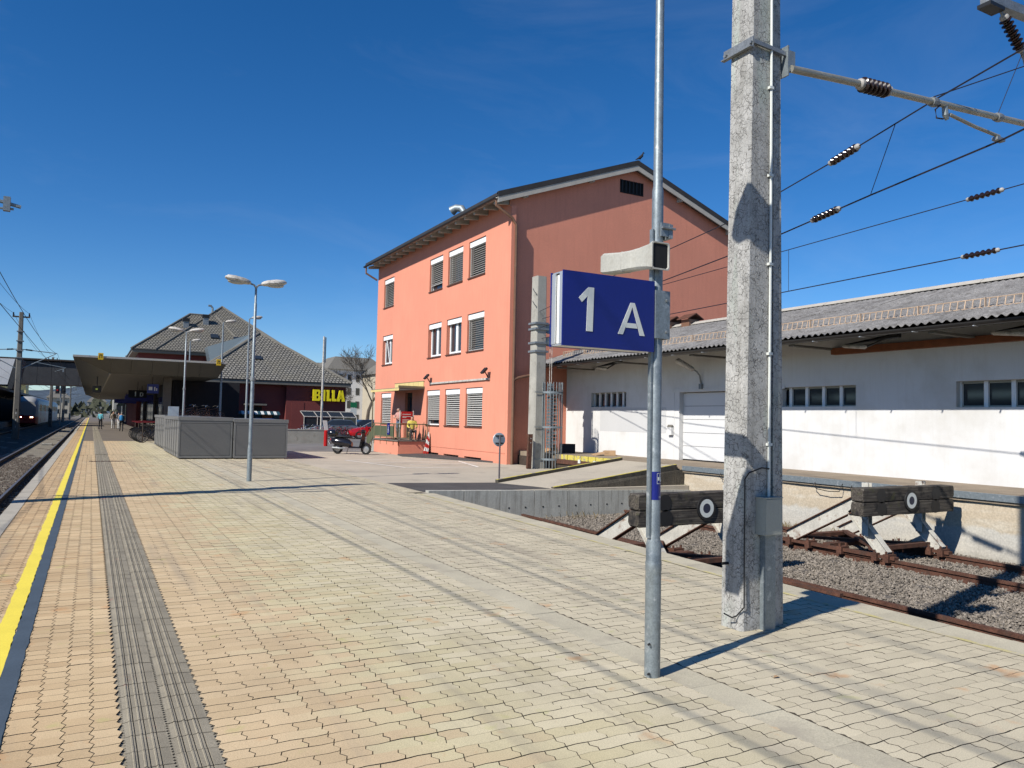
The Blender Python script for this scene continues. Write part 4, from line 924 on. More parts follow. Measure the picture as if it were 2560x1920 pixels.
# strap and cantilever
yz = 4.88; yfm = mface(yz); hx = (mxr(yz) - mxl(yz)) / 2; cxm = (mxr(yz) + mxl(yz)) / 2
MB().box(cxm - hx - .045, cxm - hx - .005, yfm - .03, MYB + .06, yz - .085, yz - .075).box(cxm - hx - .012, cxm - hx - .002, yfm - .03, MYB + .06, yz - .075, yz + .01).build('clamp_angle', [GALVD], MT)
for y in (yfm - .01, MYB + .03): MB().lathe([(.018, 0), (.018, .02)], (cxm - hx - .012, y, yz - .04), (-1, 0, 0), 6).build('nut', [GALVD], MT)
MB().beam((cxm - hx, yfm - .022, yz - .03), (cxm + hx + .02, yfm - .022, yz - .05), .02, .035).build('clamp_strap', [GALVD], MT)
MB().box(cxm + hx + .003, cxm + hx + .018, yfm - .05, MY + .1, yz - .24, yz + .02).box(cxm + hx + .018, cxm + hx + .09, yfm - .05, yfm - .035, yz - .20, yz - .02).box(cxm + hx + .018, cxm + hx + .09, yfm + .05, yfm + .065, yz - .20, yz - .02).build('arm_bracket', [GALV], MT)
AY = 4.53
ar = thing('cantilever_arm', 'steel tube cantilever with a brown ribbed insulator reaching out from the mast over the siding', 'cantilever', (5.17, AY, 4.70))
MB().rod((5.12, AY, 4.70), (6.0, AY, 4.775), .032, 10).rod((6.42, AY, 4.80), (10.6, AY, 5.10), .032, 10).build('tube', [ARM], ar, smooth=True)
insulator('insulator', (5.98, AY, 4.773), (6.44, AY, 4.802), ar, 6, .07)
for x, z in ((7.10, 4.848), (8.20, 4.927)): MB().lathe([(.045, -.04), (.048, 0), (.045, .04)], (x, AY, z), (1, 0, .07), 10).build('clamp', [GALVD], ar)
MB().tube([(7.28, AY, 4.85), (7.29, AY, 4.76), (7.32, AY, 4.72)], [.028, .03, .02], 8).build('hinge', [GALV], ar)
MB().tube([(7.18, AY - .02, 4.83), (7.08, AY - .03, 4.76), (7.10, AY - .03, 4.68), (7.22, AY - .02, 4.70)], .008, 6).build('jumper_loop', [WIRE], ar)
MB().tube([(7.36, AY, 4.78), (7.75, AY - .02, 4.73), (8.14, AY - .04, 4.70)], .018, 8).build('steady_arm', [ARM], ar, smooth=True)
MB().box(8.08, 8.22, AY - .06, AY, 4.655, 4.69).build('wire_clamp', [GALVD], ar)
# hanging insulator of the upper boom
bm_ = thing('upper_boom', 'steel boom and hanging ribbed insulator entering at the upper corner of the picture', 'boom', (9, AY, 6.2))
MB().beam((7.98, AY, 6.14), (11.5, AY, 6.34), .10, .10).build('boom', [GALVD], bm_)
MB().box(7.96, 8.22, AY - .07, AY + .07, 6.05, 6.09).build('end_plate', [BLACK], bm_)
MB().rod((8.26, AY, 6.10), (8.30, AY, 6.04), .015, 6).build('shackle', [GALV], bm_)
insulator('insulator', (8.30, AY, 6.06), (8.66, AY, 5.74), bm_, 7, .062)
MB().tube([(8.66, AY, 5.74), (8.72, AY, 5.68), (8.74, AY, 5.58)], [.02, .024, .015], 6).build('wire_clamp', [GALVD], bm_)
# wires of the sidings, anchored at the small weight mast
def wire(label, pts, r=.009, ins=None, group=None):
    t = thing('overhead_wire', label, 'wire', pts[0], group); P = [Vector(p) for p in pts]
    MB().tube(P, r, 5).build('conductor', [WIRE], t)
    for a, b in (ins or []): insulator('insulator', a, b, t, 6, .052, .05)
    return t
def along(p, q, s): return Vector(p).lerp(Vector(q), s)
A1 = [(6.9, 2.6, 5.14), (7.67, 4.91, 5.12), (8.16, 6.38, 5.07), (9.21, 9.51, 5.03), (10.18, 12.38, 5.17), (13.85, 23.5, 5.55)]
wire('suspension wire with an insulator running from the cantilever to the weight mast', A1, .009, [((8.06, 6.08, 5.08), (8.26, 6.68, 5.06))])
A2 = [(7.7, 3.2, 4.70), (8.15, 4.49, 4.655), (8.66, 6.37, 4.64), (9.25, 8.31, 4.63), (9.81, 10.12, 4.65), (13.85, 23.5, 4.95)]
wire('contact wire held by the steady arm, with an insulator beside the mast', A2, .011, [((8.84, 6.97, 4.638), (9.04, 7.62, 4.634))])
A3 = [(12.2, 0, 5.62), (12.76, 7.27, 5.53), (13.07, 11.74, 5.46), (13.39, 16.19, 5.40), (13.95, 23.5, 5.3)]
wire('upper suspension wire above the shed siding with its insulator far out', A3, .009, [((12.73, 6.95, 5.535), (12.79, 7.60, 5.525))])
A4 = [(12.2, 0, 4.58), (12.77, 7.36, 4.57), (13.07, 11.73, 4.56), (13.37, 16.0, 4.56), (13.95, 23.5, 4.6)]
wire('lowest contact wire above the shed siding, seen just over the shed roof', A4, .011, [((12.745, 7.03, 4.572), (12.80, 7.70, 4.57))])
A5 = [(7.0, 2.0, 5.95), (7.10, 4.5, 4.90)]
wire('thin stay wire from the cantilever clamp to the hanging insulator', [(7.10, AY, 4.90), (8.74, AY - .4, 5.60)], .006)
wire('thin dropper from the hanging insulator to the cantilever tube', [(8.66, AY, 5.72), (8.20, AY, 4.97)], .004)
for k, (p, q, l) in enumerate((((7.86, 5.47, 5.09), (8.66, 6.37, 4.65), 'thin dropper between the two wires beside the mast'), ((13.06, 11.6, 5.46), (13.06, 11.6, 4.56), 'thin dropper between the two wires close to the mast edge'))): wire(l, [p, q], .005)

# ------------------------------------------------------------------ lamp posts
def lamp_head(parent, x0, sg, z):
    L = .62; m = MB(); rr = []
    for i, (s, w, h0, h1) in enumerate(((0, .05, -.03, .04), (.08, .10, -.05, .07), (.25, .135, -.065, .095), (.6, .14, -.07, .105), (.88, .115, -.06, .085), (1.0, .05, -.02, .03))):
        xx = x0 + sg * L * s; zz = z + .09 * s
        rr.append([(xx, w * math.cos(q), zz + (h1 if math.sin(q) > 0 else -h0) * math.sin(q)) for q in [2 * math.pi * k / 12 for k in range(12)]])
    h = m.rings(rr).build('lamp_head', [LAMPW], parent, smooth=True)
    mm = MB().ball((x0 + sg * L * .52, 0, z + .0), .24, .105, .065, 12, 6); mm.build('lens', [LENS], h, smooth=True)
def lamp_post(x, y, h, label, heads=(-1, 1), rz=0, base=True, group='galvanised lamp posts', thin=1.0):
    t = thing('lamp_post', label, 'lamp post', (0, 0, 0), group)
    k = thin
    MB().tube([(0, 0, 0), (0, 0, .8), (0, 0, .88), (0, 0, h * .52), (0, 0, h * .525), (0, 0, h - .45), (0, 0, h - .44), (0, 0, h)], [.062 * k, .062 * k, .05 * k, .047 * k, .04 * k, .036 * k, .028 * k, .028 * k], 12).build('pole', [GALV], t, smooth=True)
    MB().lathe([(.05 * k, -.05), (.064 * k, -.04), (.064 * k, .04), (.05 * k, .05)], (0, 0, h * .52), n=12).build('collar', [GALVD], t)
    for sg in heads:
        MB().tube([(0, 0, h - .05), (sg * .05, 0, h + .02), (sg * .15, 0, h + .05)], .024, 8).build('arm', [GALVD], t, smooth=True)
        lamp_head(t, sg * .13, sg, h + .06)
    t.location = (x, y, 0); t.rotation_euler = (0, 0, rz); return t
lamp_post(3.54, 20.15, 4.93, 'twin-headed grey lamp post standing alone in front of the grey sheds')
lamp_post(3.64, 37.55, 5.35, 'twin-headed lamp post rising behind the grey sheds in front of the canopy', rz=R(-12))
lamp_post(6.95, 50.2, 7.35, 'tall single-headed lamp post crossing the canopy end', heads=(1,), thin=1.3)
lamp_post(8.12, 48.0, 7.45, 'tall single-headed lamp post just behind the front twin lamp', heads=(1,), thin=1.3)
lamp_post(6.3, 62.0, 7.1, 'distant single-headed lamp post above the canopy roof', heads=(1,), thin=1.3)

# ------------------------------------------------------------------ sign pole, sign, loudspeaker
PX, PY = 3.295, 4.04
SP = thing('sign_pole', 'galvanised steel pole in the foreground carrying the track sign and loudspeaker', 'pole', (PX, PY, 0))
MB().tube([(PX, PY, 0), (PX, PY, .68), (PX, PY, .69), (PX, PY, .74), (PX, PY, .75), (PX, PY, .86), (PX, PY, .90), (PX, PY, 3.0), (PX, PY, 3.02), (PX, PY, 3.22), (PX, PY, 3.25), (PX, PY, 4.95)], [.0515, .0515, .0535, .0535, .0505, .0505, .041, .0385, .0385, .0375, .0315, .028], 20).build('tube', [GALV], SP, smooth=True)
MB().box(PX - .056, PX - .041, PY - .020, PY + .012, .90, 2.95).build('cable_channel', [GALV], SP)
m = MB()
for i in range(5):
    a, b = R(232 + 14 * i), R(246 + 14 * i); m.quad(*[(PX + .0525 * math.cos(q), PY + .0525 * math.sin(q), z) for q, z in ((a, .36), (b, .36), (b, .66), (a, .66))])
m.build('service_door', [GALV], SP, fix=False)
for z in (.03, .22): MB().rod((PX - .05, PY - .03, z), (PX - .066, PY - .04, z), .008, 6).build('bolt', [BLACK], SP)
cl = MB().box(PX - .02, PX + .06, PY - .065, PY - .055, 2.90, 2.99).box(PX + .045, PX + .075, PY - .07, PY + .07, 2.89, 2.985).build('band_clamp', [GALV], SP)
MB().rod((PX - .02, PY - .075, 2.955), (PX + .09, PY - .075, 2.955), .009, 6).build('bolt', [GALVD], cl)
m = MB(); r_ = .0415
def wrap(mb, a0, a1, z0, z1, r, n=8):
    for i in range(n):
        a, b = R(a0 + (a1 - a0) * i / n), R(a0 + (a1 - a0) * (i + 1) / n); mb.quad(*[(PX + r * math.cos(q), PY + r * math.sin(q), z) for q, z in ((a, z0), (b, z0), (b, z1), (a, z1))])
wrap(m, 195, 345, 1.15, 1.335, r_); st = m.build('notice_sticker', [BLUE], SP, fix=False)
m = MB()
for a0, a1, z0, z1 in ((255, 330, 1.255, 1.258), (255, 330, 1.322, 1.325), (254, 257, 1.258, 1.322), (262, 300, 1.278, 1.300), (285, 330, 1.270, 1.284), (280, 290, 1.300, 1.318), (275, 330, 1.170, 1.1725), (275, 330, 1.163, 1.1655)): wrap(m, a0, a1, z0, z1, r_ + .0008, 4)
m.build('pictogram', [WHITE], st, fix=False)
for sg in (-1, 1):
    MB().tube([(PX, PY, 4.9), (PX + sg * .06, PY, 4.96), (PX + sg * .15, PY, 4.99)], .02, 8).build('lamp_arm', [GALVD], SP)
    m = MB(); m.rings([[(PX + sg * (.13 + .62 * s), PY + w * math.cos(q), 5.0 + .07 * s + h * math.sin(q)) for q in [2 * math.pi * k / 12 for k in range(12)]] for s, w, h in ((0, .05, .04), (.1, .11, .08), (.5, .15, .11), (.88, .12, .08), (1, .05, .03))]).build('lamp_head', [LAMPW], SP, smooth=True)
SN = thing('platform_sign', 'blue double-sided platform sign reading 1 A on the galvanised pole', 'sign', (2.88, 4.07, 2.36))
MB().box(2.525, 3.242, 3.995, 4.005, 2.122, 2.592).build('face_panel', [BLUE], SN)
MB().box(2.525, 3.242, 4.135, 4.145, 2.122, 2.592).build('rear_panel', [BLUE], SN)
MB().box(2.535, 3.24, 4.0055, 4.1345, 2.125, 2.135).box(2.535, 3.24, 4.0055, 4.1345, 2.58, 2.589).box(2.53, 2.54, 4.005, 4.045, 2.135, 2.58).box(2.53, 2.54, 4.095, 4.135, 2.135, 2.58).build('frame', [ALU], SN)
MB().box(2.545, 2.548, 4.045, 4.095, 2.14, 2.575).build('light_panel', [PLASTICW], SN)
MB().box(3.243, 3.365, 3.985, 3.993, 2.215, 2.535).box(3.357, 3.365, 3.993, 4.15, 2.215, 2.535).box(3.243, 3.357, 4.142, 4.15, 2.215, 2.535).build('mounting_bracket', [GALV], SN)
for z in (2.26, 2.47): MB().lathe([(.010, 0), (.010, .012)], (3.335, 3.985, z), (0, -1, 0), 6).build('bolt', [GALVD], SN)
def glyph(name, polys, parent, mt, y, depth=.003, fn=None):
    m = MB()
    for p in polys: m.prism(p, 0, depth, fn or (lambda u, v, d: (u, y - d, v)))
    return m.build(name, [mt], parent)
glyph('digit_one', [[(2.700, 2.222), (2.748, 2.222), (2.755, 2.500), (2.712, 2.500), (2.706, 2.42)], [(2.640, 2.428), (2.664, 2.402), (2.7065, 2.443), (2.7115, 2.4995)]], SN, WHITE, 3.9945)
glyph('letter_a', [[(2.945, 2.222), (2.984, 2.222), (3.058, 2.405), (3.043, 2.432)], [(3.121, 2.222), (3.160, 2.222), (3.076, 2.432), (3.0435, 2.432), (3.0585, 2.404)], [(3.0045, 2.267), (3.1005, 2.267), (3.0895, 2.298), (3.0165, 2.298)]], SN, WHITE, 3.9945)
HS = thing('loudspeaker', 'pale grey horn loudspeaker clamped on the pole above the blue sign', 'loudspeaker', (3.30, 4.0, 2.78))
def sq(y, cx, w, h, z, r=.012): return [(cx - w + r, y, z - h), (cx + w - r, y, z - h), (cx + w, y, z - h + r), (cx + w, y, z + h - r), (cx + w - r, y, z + h), (cx - w + r, y, z + h), (cx - w, y, z + h - r), (cx - w, y, z - h + r)]
sx_ = 3.19
prof = [(3.93, 3.238, .074, .092, 2.752), (3.95, 3.232, .070, .089, 2.752), (3.99, 3.213, .044, .080, 2.753), (4.08, 3.207, .043, .070, 2.755), (4.17, 3.205, .044, .067, 2.757), (4.255, 3.203, .046, .068, 2.761), (4.258, 3.203, .049, .071, 2.761), (4.266, 3.203, .049, .071, 2.761), (4.269, 3.203, .046, .068, 2.761), (4.38, 3.202, .048, .072, 2.772), (4.47, 3.202, .050, .074, 2.782), (4.50, 3.202, .044, .066, 2.784)]
MB().rings([sq(*p) for p in prof] , cap=False).rings([sq(3.93, 3.238, .074, .092, 2.752), sq(3.93, 3.238, .066, .084, 2.752), sq(3.937, 3.235, .063, .081, 2.752)], cap=False).add(sq(4.50, 3.202, .044, .066, 2.784), [tuple(range(8))]).build('horn', [HORN], HS, smooth=True)
MB().rings([sq(3.9371, 3.235, .063, .081, 2.752), sq(3.975, 3.214, .041, .070, 2.753), sq(4.05, 3.21, .036, .055, 2.754)]).build('throat', [DARK], HS)
MB().lathe([(.001, -.01), (.03, 0), (.045, .03), (.04, .05)], (3.226, 3.965, 2.752), (0, 1, 0), 12).build('driver_cone', [BLACK], HS, smooth=True)
MB().box(PX - .06, PX + .05, PY - .055, PY - .045, 2.70, 2.75).build('holder', [GALVD], HS)

# ------------------------------------------------------------------ small weight mast with cage, posts and little signs
WM = thing('weight_mast', 'small square concrete mast beside the coral gable carrying tension wires', 'mast', (13.92, 23.62, 0))
MB().rings([[(13.92 + a * (.25 - .007 * z) , 23.62 + b * (.25 - .007 * z), z) for a, b in ((-1, -.8), (-.8, -1), (.8, -1), (1, -.8), (1, .8), (.8, 1), (-.8, 1), (-1, .8))] for z in (-.2, 3.5, 6.83)]).build('shaft', [CONCL], WM)
for z in (4.15, 4.45, 4.95, 5.15): MB().box(13.65, 14.20, 23.36, 23.88, z - .05, z + .02).build('clamp_band', [GALVD], WM)
for z in (5.75, 6.2): MB().tube([(13.72, 23.5, z), (13.60, 23.4, z + .03), (13.52, 23.38, z + .14)], .015, 6).build('hook', [GALVD], WM)
for z in (4.5, 4.95): MB().lathe([(.14, -.02), (.17, -.03), (.17, .03), (.14, .02)], (14.26, 23.45, z), (0, 1, 0), 14).build('pulley', [GALV], WM, smooth=True)
for x in (14.30, 14.38): MB().rod((x, 23.42, 3.0), (x, 23.42, 4.9), .012, 6).build('tension_rod', [LAMPW], WM)
CG = thing('tension_weights', 'stack of cast tension weights inside a round galvanised bar cage by the small mast', 'tension weight', (14.4, 23.38, 0))
for k in range(20):
    MB().box(14.22, 14.36, 23.26, 23.46, .72 + k * .115, .815 + k * .115).build('weight', [GALV], CG); MB().box(14.42, 14.56, 23.28, 23.48, .52 + k * .115, .615 + k * .115).build('weight', [RAILD if k % 3 else GALVD], CG)
for i in range(15):
    a = R(150 + 16.5 * i); x, y = 14.40 + .39 * math.cos(a), 23.40 + .36 * math.sin(a); MB().rod((x, y, 0), (x, y, 3.05), .014, 6).build('cage_bar', [GALV], CG)
for z in (.32, 1.45, 2.68):
    m = MB(); pts = [(14.40 + .40 * math.cos(R(140 + 10 * i)), 23.40 + .37 * math.sin(R(140 + 10 * i))) for i in range(27)]
    for p, q in zip(pts, pts[1:]): m.beam((*p, z), (*q, z), .012, .07)
    m.beam((13.66, 23.35, z), (14.05, 23.35, z), .012, .03); m.build('cage_ring', [GALV], CG)
po = thing('rusty_post', 'short rusty steel channel standing by the coral wall', 'post', (13.42, 23.3, 0))
MB().hexa([(13.36, 23.25, 0), (13.52, 23.25, 0), (13.52, 23.27, 0), (13.36, 23.27, 0), (13.40, 23.25, 1.2), (13.56, 23.25, 1.2), (13.56, 23.27, 1.2), (13.40, 23.27, 1.2)]).hexa([(13.36, 23.27, 0), (13.375, 23.27, 0), (13.375, 23.35, 0), (13.36, 23.35, 0), (13.40, 23.27, 1.2), (13.415, 23.27, 1.2), (13.415, 23.35, 1.2), (13.40, 23.35, 1.2)]).build('channel', [RUST], po)
for z in (.9, 1.05): MB().lathe([(.02, 0), (.02, .004)], (13.48, 23.249, z), (0, -1, 0), 8).build('bolt_hole', [LAMPW], po)
ds = thing('round_sign', 'round traffic sign seen from its grey back on a thin dark post by the ramp', 'sign', (9.82, 18.62, 0))
MB().rod((9.82, 18.62, 0), (9.82, 18.62, 1.26), .024, 10).build('post', [plain('post_dark', (.10, .09, .10), .5)], ds)
MB().lathe([(.001, 0), (.185, 0), (.19, .006), (.19, .016), (.001, .016)], (9.82, 18.66, 1.13), (0, 1, 0), 28).build('disc', [RETRO], ds)
for z in (1.03, 1.23): MB().box(9.70, 9.94, 18.635, 18.659, z - .018, z + .018).build('mounting_rail', [GUTTER], ds)

# ------------------------------------------------------------------ grey sheds on the platform
def shed(x0, x1, y0, y1, h, label, boards=True):
    t = thing('storage_shed', label, 'shed', (x0, y0, 0), 'grey panelled sheds on the platform')
    MB().box(x0 + .03, x1 - .03, y0 + .03, y1 - .03, .05, h - .06).build('body', [SHED], t)
    MB().box(x0 - .02, x1 + .02, y0 - .02, y1 + .02, h - .13, h).build('roof_edge', [SHEDL], t)
    MB().box(x0, x0 + .06, y0, y0 + .028, .04, h - .132).box(x1 - .06, x1, y0, y0 + .028, .04, h - .132).box(x0 + .06, x1 - .06, y0, y0 + .028, .04, .12).box(x0 + .06, x1 - .06, y0, y0 + .028, h - .22, h - .132).build('frame', [SHEDL], t)
    MB().box(x0 + .075, x1 - .075, y0 + .006, y0 + .028, .135, h - .235).build('front_panel', [SHED], t)
    n = max(3, int((y1 - y0) / .9)); st = (y1 - y0 - .1) / n
    for i in range(n): MB().box(x0, x0 + .028, y0 + .07 + i * st, y0 + .07 + i * st + st * .72, .06, h - .132).build('side_board', [SHEDL], t)
shed(2.83, 4.70, 30.5, 37.0, 1.55, 'grey panelled shed nearest the track edge with boarded side')
shed(4.74, 6.72, 30.4, 36.6, 1.51, 'grey panelled shed by the forecourt, casting shadow on the asphalt')
shed(2.95, 4.4, 38.2, 44.5, 1.58, 'grey panelled shed standing behind, partly hidden by the foremost one')
ib = thing('info_board', 'pale grey board standing up behind the grey sheds', 'board', (3.25, 38.1, 1.3))
MB().box(3.05, 3.5, 38.05, 38.1, 1.40, 1.98).build('panel', [RETRO], ib); MB().rod((3.15, 38.08, 0), (3.15, 38.08, 1.4), .03, 6).rod((3.4, 38.08, 0), (3.4, 38.08, 1.4), .03, 6).build('post', [GALVD], ib)

# ------------------------------------------------------------------ people
def person(label, loc, rz=0, scale=1.0, top=None, leg=None, hair=None, pose='stand', shoe=None):
    J = dict(hip=(0, 0, .95), waist=(0, 0, 1.08), chest=(0, .0, 1.32), neck=(0, 0, 1.50), head=(0, -.01, 1.62), crown=(0, 0, 1.73),
             ls=(.19, 0, 1.42), le=(.25, .02, 1.14), lh=(.26, -.06, .90), rs=(-.19, 0, 1.42), re=(-.25, .02, 1.14), rh=(-.26, -.06, .90),
             lt=(.10, 0, .90), lk=(.11, -.02, .50), la=(.12, .02, .09), lf=(.13, -.14, .04), rt=(-.10, 0, .90), rk=(-.11, -.02, .50), ra=(-.12, .02, .09), rf=(-.13, -.14, .04))
    if pose == 'walk': J.update(lk=(.10, -.16, .52), la=(.10, -.14, .10), lf=(.11, -.30, .06), rk=(-.10, .06, .50), ra=(-.10, .28, .14), rf=(-.10, .16, .05), le=(.25, .10, 1.14), lh=(.25, .05, .90), re=(-.25, -.06, 1.15), rh=(-.25, -.20, .95))
    if pose == 'lean': J.update(head=(0, -.06, 1.61), crown=(0, -.05, 1.72), le=(.26, -.14, 1.18), lh=(-.02, -.36, 1.20), re=(-.26, -.14, 1.18), rh=(.06, -.33, 1.24))
    if pose == 'sit': J.update(hip=(0, 0, .50), waist=(0, .02, .62), chest=(0, .0, .86), neck=(0, -.02, 1.04), head=(0, -.05, 1.16), crown=(0, -.04, 1.27), ls=(.19, 0, .96), le=(.25, -.08, .70), lh=(.12, -.34, .62), rs=(-.19, 0, .96), re=(-.25, -.08, .70), rh=(-.12, -.34, .62), lt=(.10, -.02, .49), lk=(.12, -.44, .50), la=(.12, -.42, .09), lf=(.13, -.56, .04), rt=(-.10, -.02, .49), rk=(-.12, -.44, .50), ra=(-.12, -.42, .09), rf=(-.13, -.56, .04))
    E = [('hip', 'waist'), ('waist', 'chest'), ('chest', 'neck'), ('neck', 'head'), ('head', 'crown'), ('chest', 'ls'), ('ls', 'le'), ('le', 'lh'), ('chest', 'rs'), ('rs', 're'), ('re', 'rh'), ('hip', 'lt'), ('lt', 'lk'), ('lk', 'la'), ('la', 'lf'), ('hip', 'rt'), ('rt', 'rk'), ('rk', 'ra'), ('ra', 'rf')]
    rad = dict(hip=.15, waist=.135, chest=.155, neck=.055, head=.10, crown=.07, ls=.075, rs=.075, le=.05, re=.05, lh=.035, rh=.035, lt=.095, rt=.095, lk=.062, rk=.062, la=.045, ra=.045, lf=.04, rf=.04)
    names = list(J); me = bpy.data.meshes.new('person'); me.from_pydata([J[n] for n in names], [(names.index(a), names.index(b)) for a, b in E], [])
    o = link('person', me); sk = o.modifiers.new('skin', 'SKIN'); ss = o.modifiers.new('sub', 'SUBSURF'); ss.levels = 1; ss.render_levels = 1
    for i, n in enumerate(names):
        k = 1.12 if n in ('hip', 'waist', 'chest') else 1
        me.skin_vertices[0].data[i].radius = (rad[n] * k, rad[n] * .82 if n in ('hip', 'waist', 'chest') else rad[n]); me.skin_vertices[0].data[i].use_root = n == 'hip'
    dg = bpy.context.evaluated_depsgraph_get(); new = bpy.data.meshes.new_from_object(o.evaluated_get(dg)); o.modifiers.clear(); o.data = new; bpy.data.meshes.remove(me); new.name = 'person'
    new.materials.clear()
    for m_ in (top, leg, SKIN, hair or HAIRD, shoe or C_DARK): new.materials.append(m_)
    hz = J['head'][2]; hy = J['head'][1]
    region = {**{n: 0 for n in ('waist', 'chest', 'neck', 'ls', 'rs', 'le', 're')}, **{n: 1 for n in ('hip', 'lt', 'rt', 'lk', 'rk', 'la', 'ra')}, 'head': 2, 'crown': 3, 'lh': 2, 'rh': 2, 'lf': 4, 'rf': 4}
    for p in new.polygons:
        c = p.center; p.use_smooth = True
        n = min(names, key=lambda q: (Vector(J[q]) - c).length - rad[q] * .5); k = region[n]
        if n == 'head' and (c.y > hy + .02 or c.z > hz + .06): k = 3
        if n == 'neck' and c.z > J['neck'][2] - .02: k = 2
        p.material_index = k
    o.location = loc; o.rotation_euler = (0, 0, rz); o.scale = (scale,) * 3
    tag(o, label, 'person'); ORG[o.name] = Vector((0, 0, 0))
    f = MB(); 
    for sx in (-.032, .032): f.ball((sx, hy - .098, hz + .005), .012, .008, .008, 6, 4, 0)
    f.tube([(0, hy - .095, hz + .0), (0, hy - .118, hz - .025)], [.008, .014], 6, 1).box(-.025, .025, hy - .098, hy - .09, hz - .055, hz - .047, 2)
    fo = f.mesh('face', [C_DARK, SKIN, RED]); q = bpy.data.objects.new('face', fo); COL.objects.link(q); q.parent = o
    return o
person('leaning grey-haired man in a rose jacket and jeans with folded arms, behind the olive railing', (12.72, 34.35, .66), R(-70), .86, C_PINK, C_JEAN, HAIRG, 'lean')
person('seated dark-haired man in a yellow top beside the red notice board', (13.15, 33.75, .66), R(-10), .88, C_YEL, C_DARK, HAIRD, 'sit')
so = thing('wooden_stool', 'plain wooden stool under the seated man in yellow', 'stool', (13.15, 33.75, .66))
MB().box(13.0, 13.3, 33.6, 33.9, 1.0, 1.03).build('seat', [CARD], so)
for a in (-.12, .12):
    for b in (-.12, .12): MB().rod((13.15 + a, 33.75 + b, .66), (13.15 + a, 33.75 + b, 1.0), .015, 6).build('leg', [CARD], so)
bp = person('walker with a bright blue backpack going away along the platform', (2.33, 74.5, 0), R(180), .98, C_GREY, C_DARK, HAIRG, 'walk')
bk = MB().rings([[(2.33 + w * math.cos(q), 74.5 - .20 + d + .0 * q, z) if False else (2.33 + w * math.cos(q), 74.30 + .11 * math.sin(q), z) for q in [2 * math.pi * k / 10 for k in range(10)]] for z, w, d in ((.98, .12, 0), (1.02, .17, 0), (1.2, .18, 0), (1.38, .15, 0), (1.44, .08, 0))]).build('backpack', [C_BLUE], smooth=True, org=(2.33, 74.3, .98))
tag(bk, 'bright blue backpack on the back of the walking person', 'backpack')
person('person in a teal jacket standing on the platform by the safety line', (.82, 84, 0), R(150), 1.0, C_TEAL, C_DARK, HAIRD, 'stand')
person('person in pale clothes waiting in the canopy shade, taller of the pair', (2.0, 88, 0), R(30), 1.02, C_BEIGE, C_WHITE, HAIRD, 'stand')
person('person in white trousers and dark top waiting under the canopy', (2.45, 86.5, 0), R(-60), .95, C_DARK, C_WHITE, HAIRD, 'stand')

# ------------------------------------------------------------------ scooter
sc = thing('motor_scooter', 'black motor scooter with top case parked by the coral landing', 'scooter', (0, 0, 0))
def wheel(mb_parent, c, r, w, tyre=TYRE, rim=RIM, name='wheel'):
    t = MB().lathe([(r * .62, -w / 2), (r * .9, -w / 2), (r, -w * .28), (r, w * .28), (r * .9, w / 2), (r * .62, w / 2)], c, (0, 1, 0), 20, cap=False).build(name, [tyre], mb_parent, smooth=True, org=ORG[mb_parent.name])
    MB().lathe([(.02, -w * .4), (r * .25, -w * .38), (r * .6, -w * .3), (r * .63, -w * .42), (r * .63, w * .42), (r * .6, w * .3), (r * .25, w * .38), (.02, w * .4)], c, (0, 1, 0), 16).build('rim', [rim], t, smooth=True); return t
wheel(sc, (-.66, 0, .23), .235, .11); wheel(sc, (.68, 0, .23), .235, .10)
def ell(x, cz, ry, rz, n=12, cy=0): return [(x, cy + ry * math.cos(2 * math.pi * k / n), cz + rz * math.sin(2 * math.pi * k / n)) for k in range(n)]
MB().rings([ell(-.98, .62, .05, .06), ell(-.92, .58, .16, .13), ell(-.70, .55, .23, .19), ell(-.40, .52, .22, .20), ell(-.12, .48, .17, .18), ell(.02, .42, .12, .12)]).build('rear_body', [SCOOT], sc, smooth=True)
MB().rings([ell(-.78, .75, .10, .03), ell(-.70, .78, .15, .055), ell(-.40, .78, .15, .06), ell(-.10, .75, .12, .055), ell(.02, .72, .06, .03)]).build('seat', [BLACK], sc, smooth=True)
MB().rings([[(x, s * w, z) for s, z in ((-1, .27), (1, .27), (1, .34), (-1, .34))] for x, w in ((-.10, .16), (.2, .19), (.46, .18))]).build('floorboard', [SCOOT], sc)
m = MB(); rr = []
for x, z, w in ((.42, .28, .14), (.50, .38, .20), (.56, .60, .23), (.58, .82, .21), (.56, .98, .10)): rr.append([(x + .10 * (1 - abs(q)) - .05, q * w, z) for q in (-1, -.5, 0, .5, 1)] + [(x + .10 * (1 - abs(q)) - .08, q * w, z) for q in (1, .5, 0, -.5, -1)])
m.rings(rr).build('leg_shield', [SCOOT], sc, smooth=True)
MB().tube([(.66, 0, .25), (.60, 0, .55), (.52, 0, 1.0)], .035, 8).build('steering_column', [SCOOT], sc)
MB().rings([ell(.42, .25 + .22, .001, .001, 8), ell(.5, .47, .07, .04, 8), ell(.68, .49, .085, .05, 8), ell(.86, .40, .06, .05, 8), ell(.93, .32, .02, .02, 8)]).build('front_mudguard', [SCOOT], sc, smooth=True)
MB().rings([ell(.44, 1.03, .05, .05), ell(.52, 1.05, .12, .09), ell(.60, 1.03, .10, .075), ell(.63, 1.02, .06, .05)]).build('headset', [SCOOT], sc, smooth=True)
MB().lathe([(.05, 0), (.052, .012), (.001, .02)], (.62, 0, 1.02), (1, 0, 0), 12).build('headlight', [CHROME], sc)
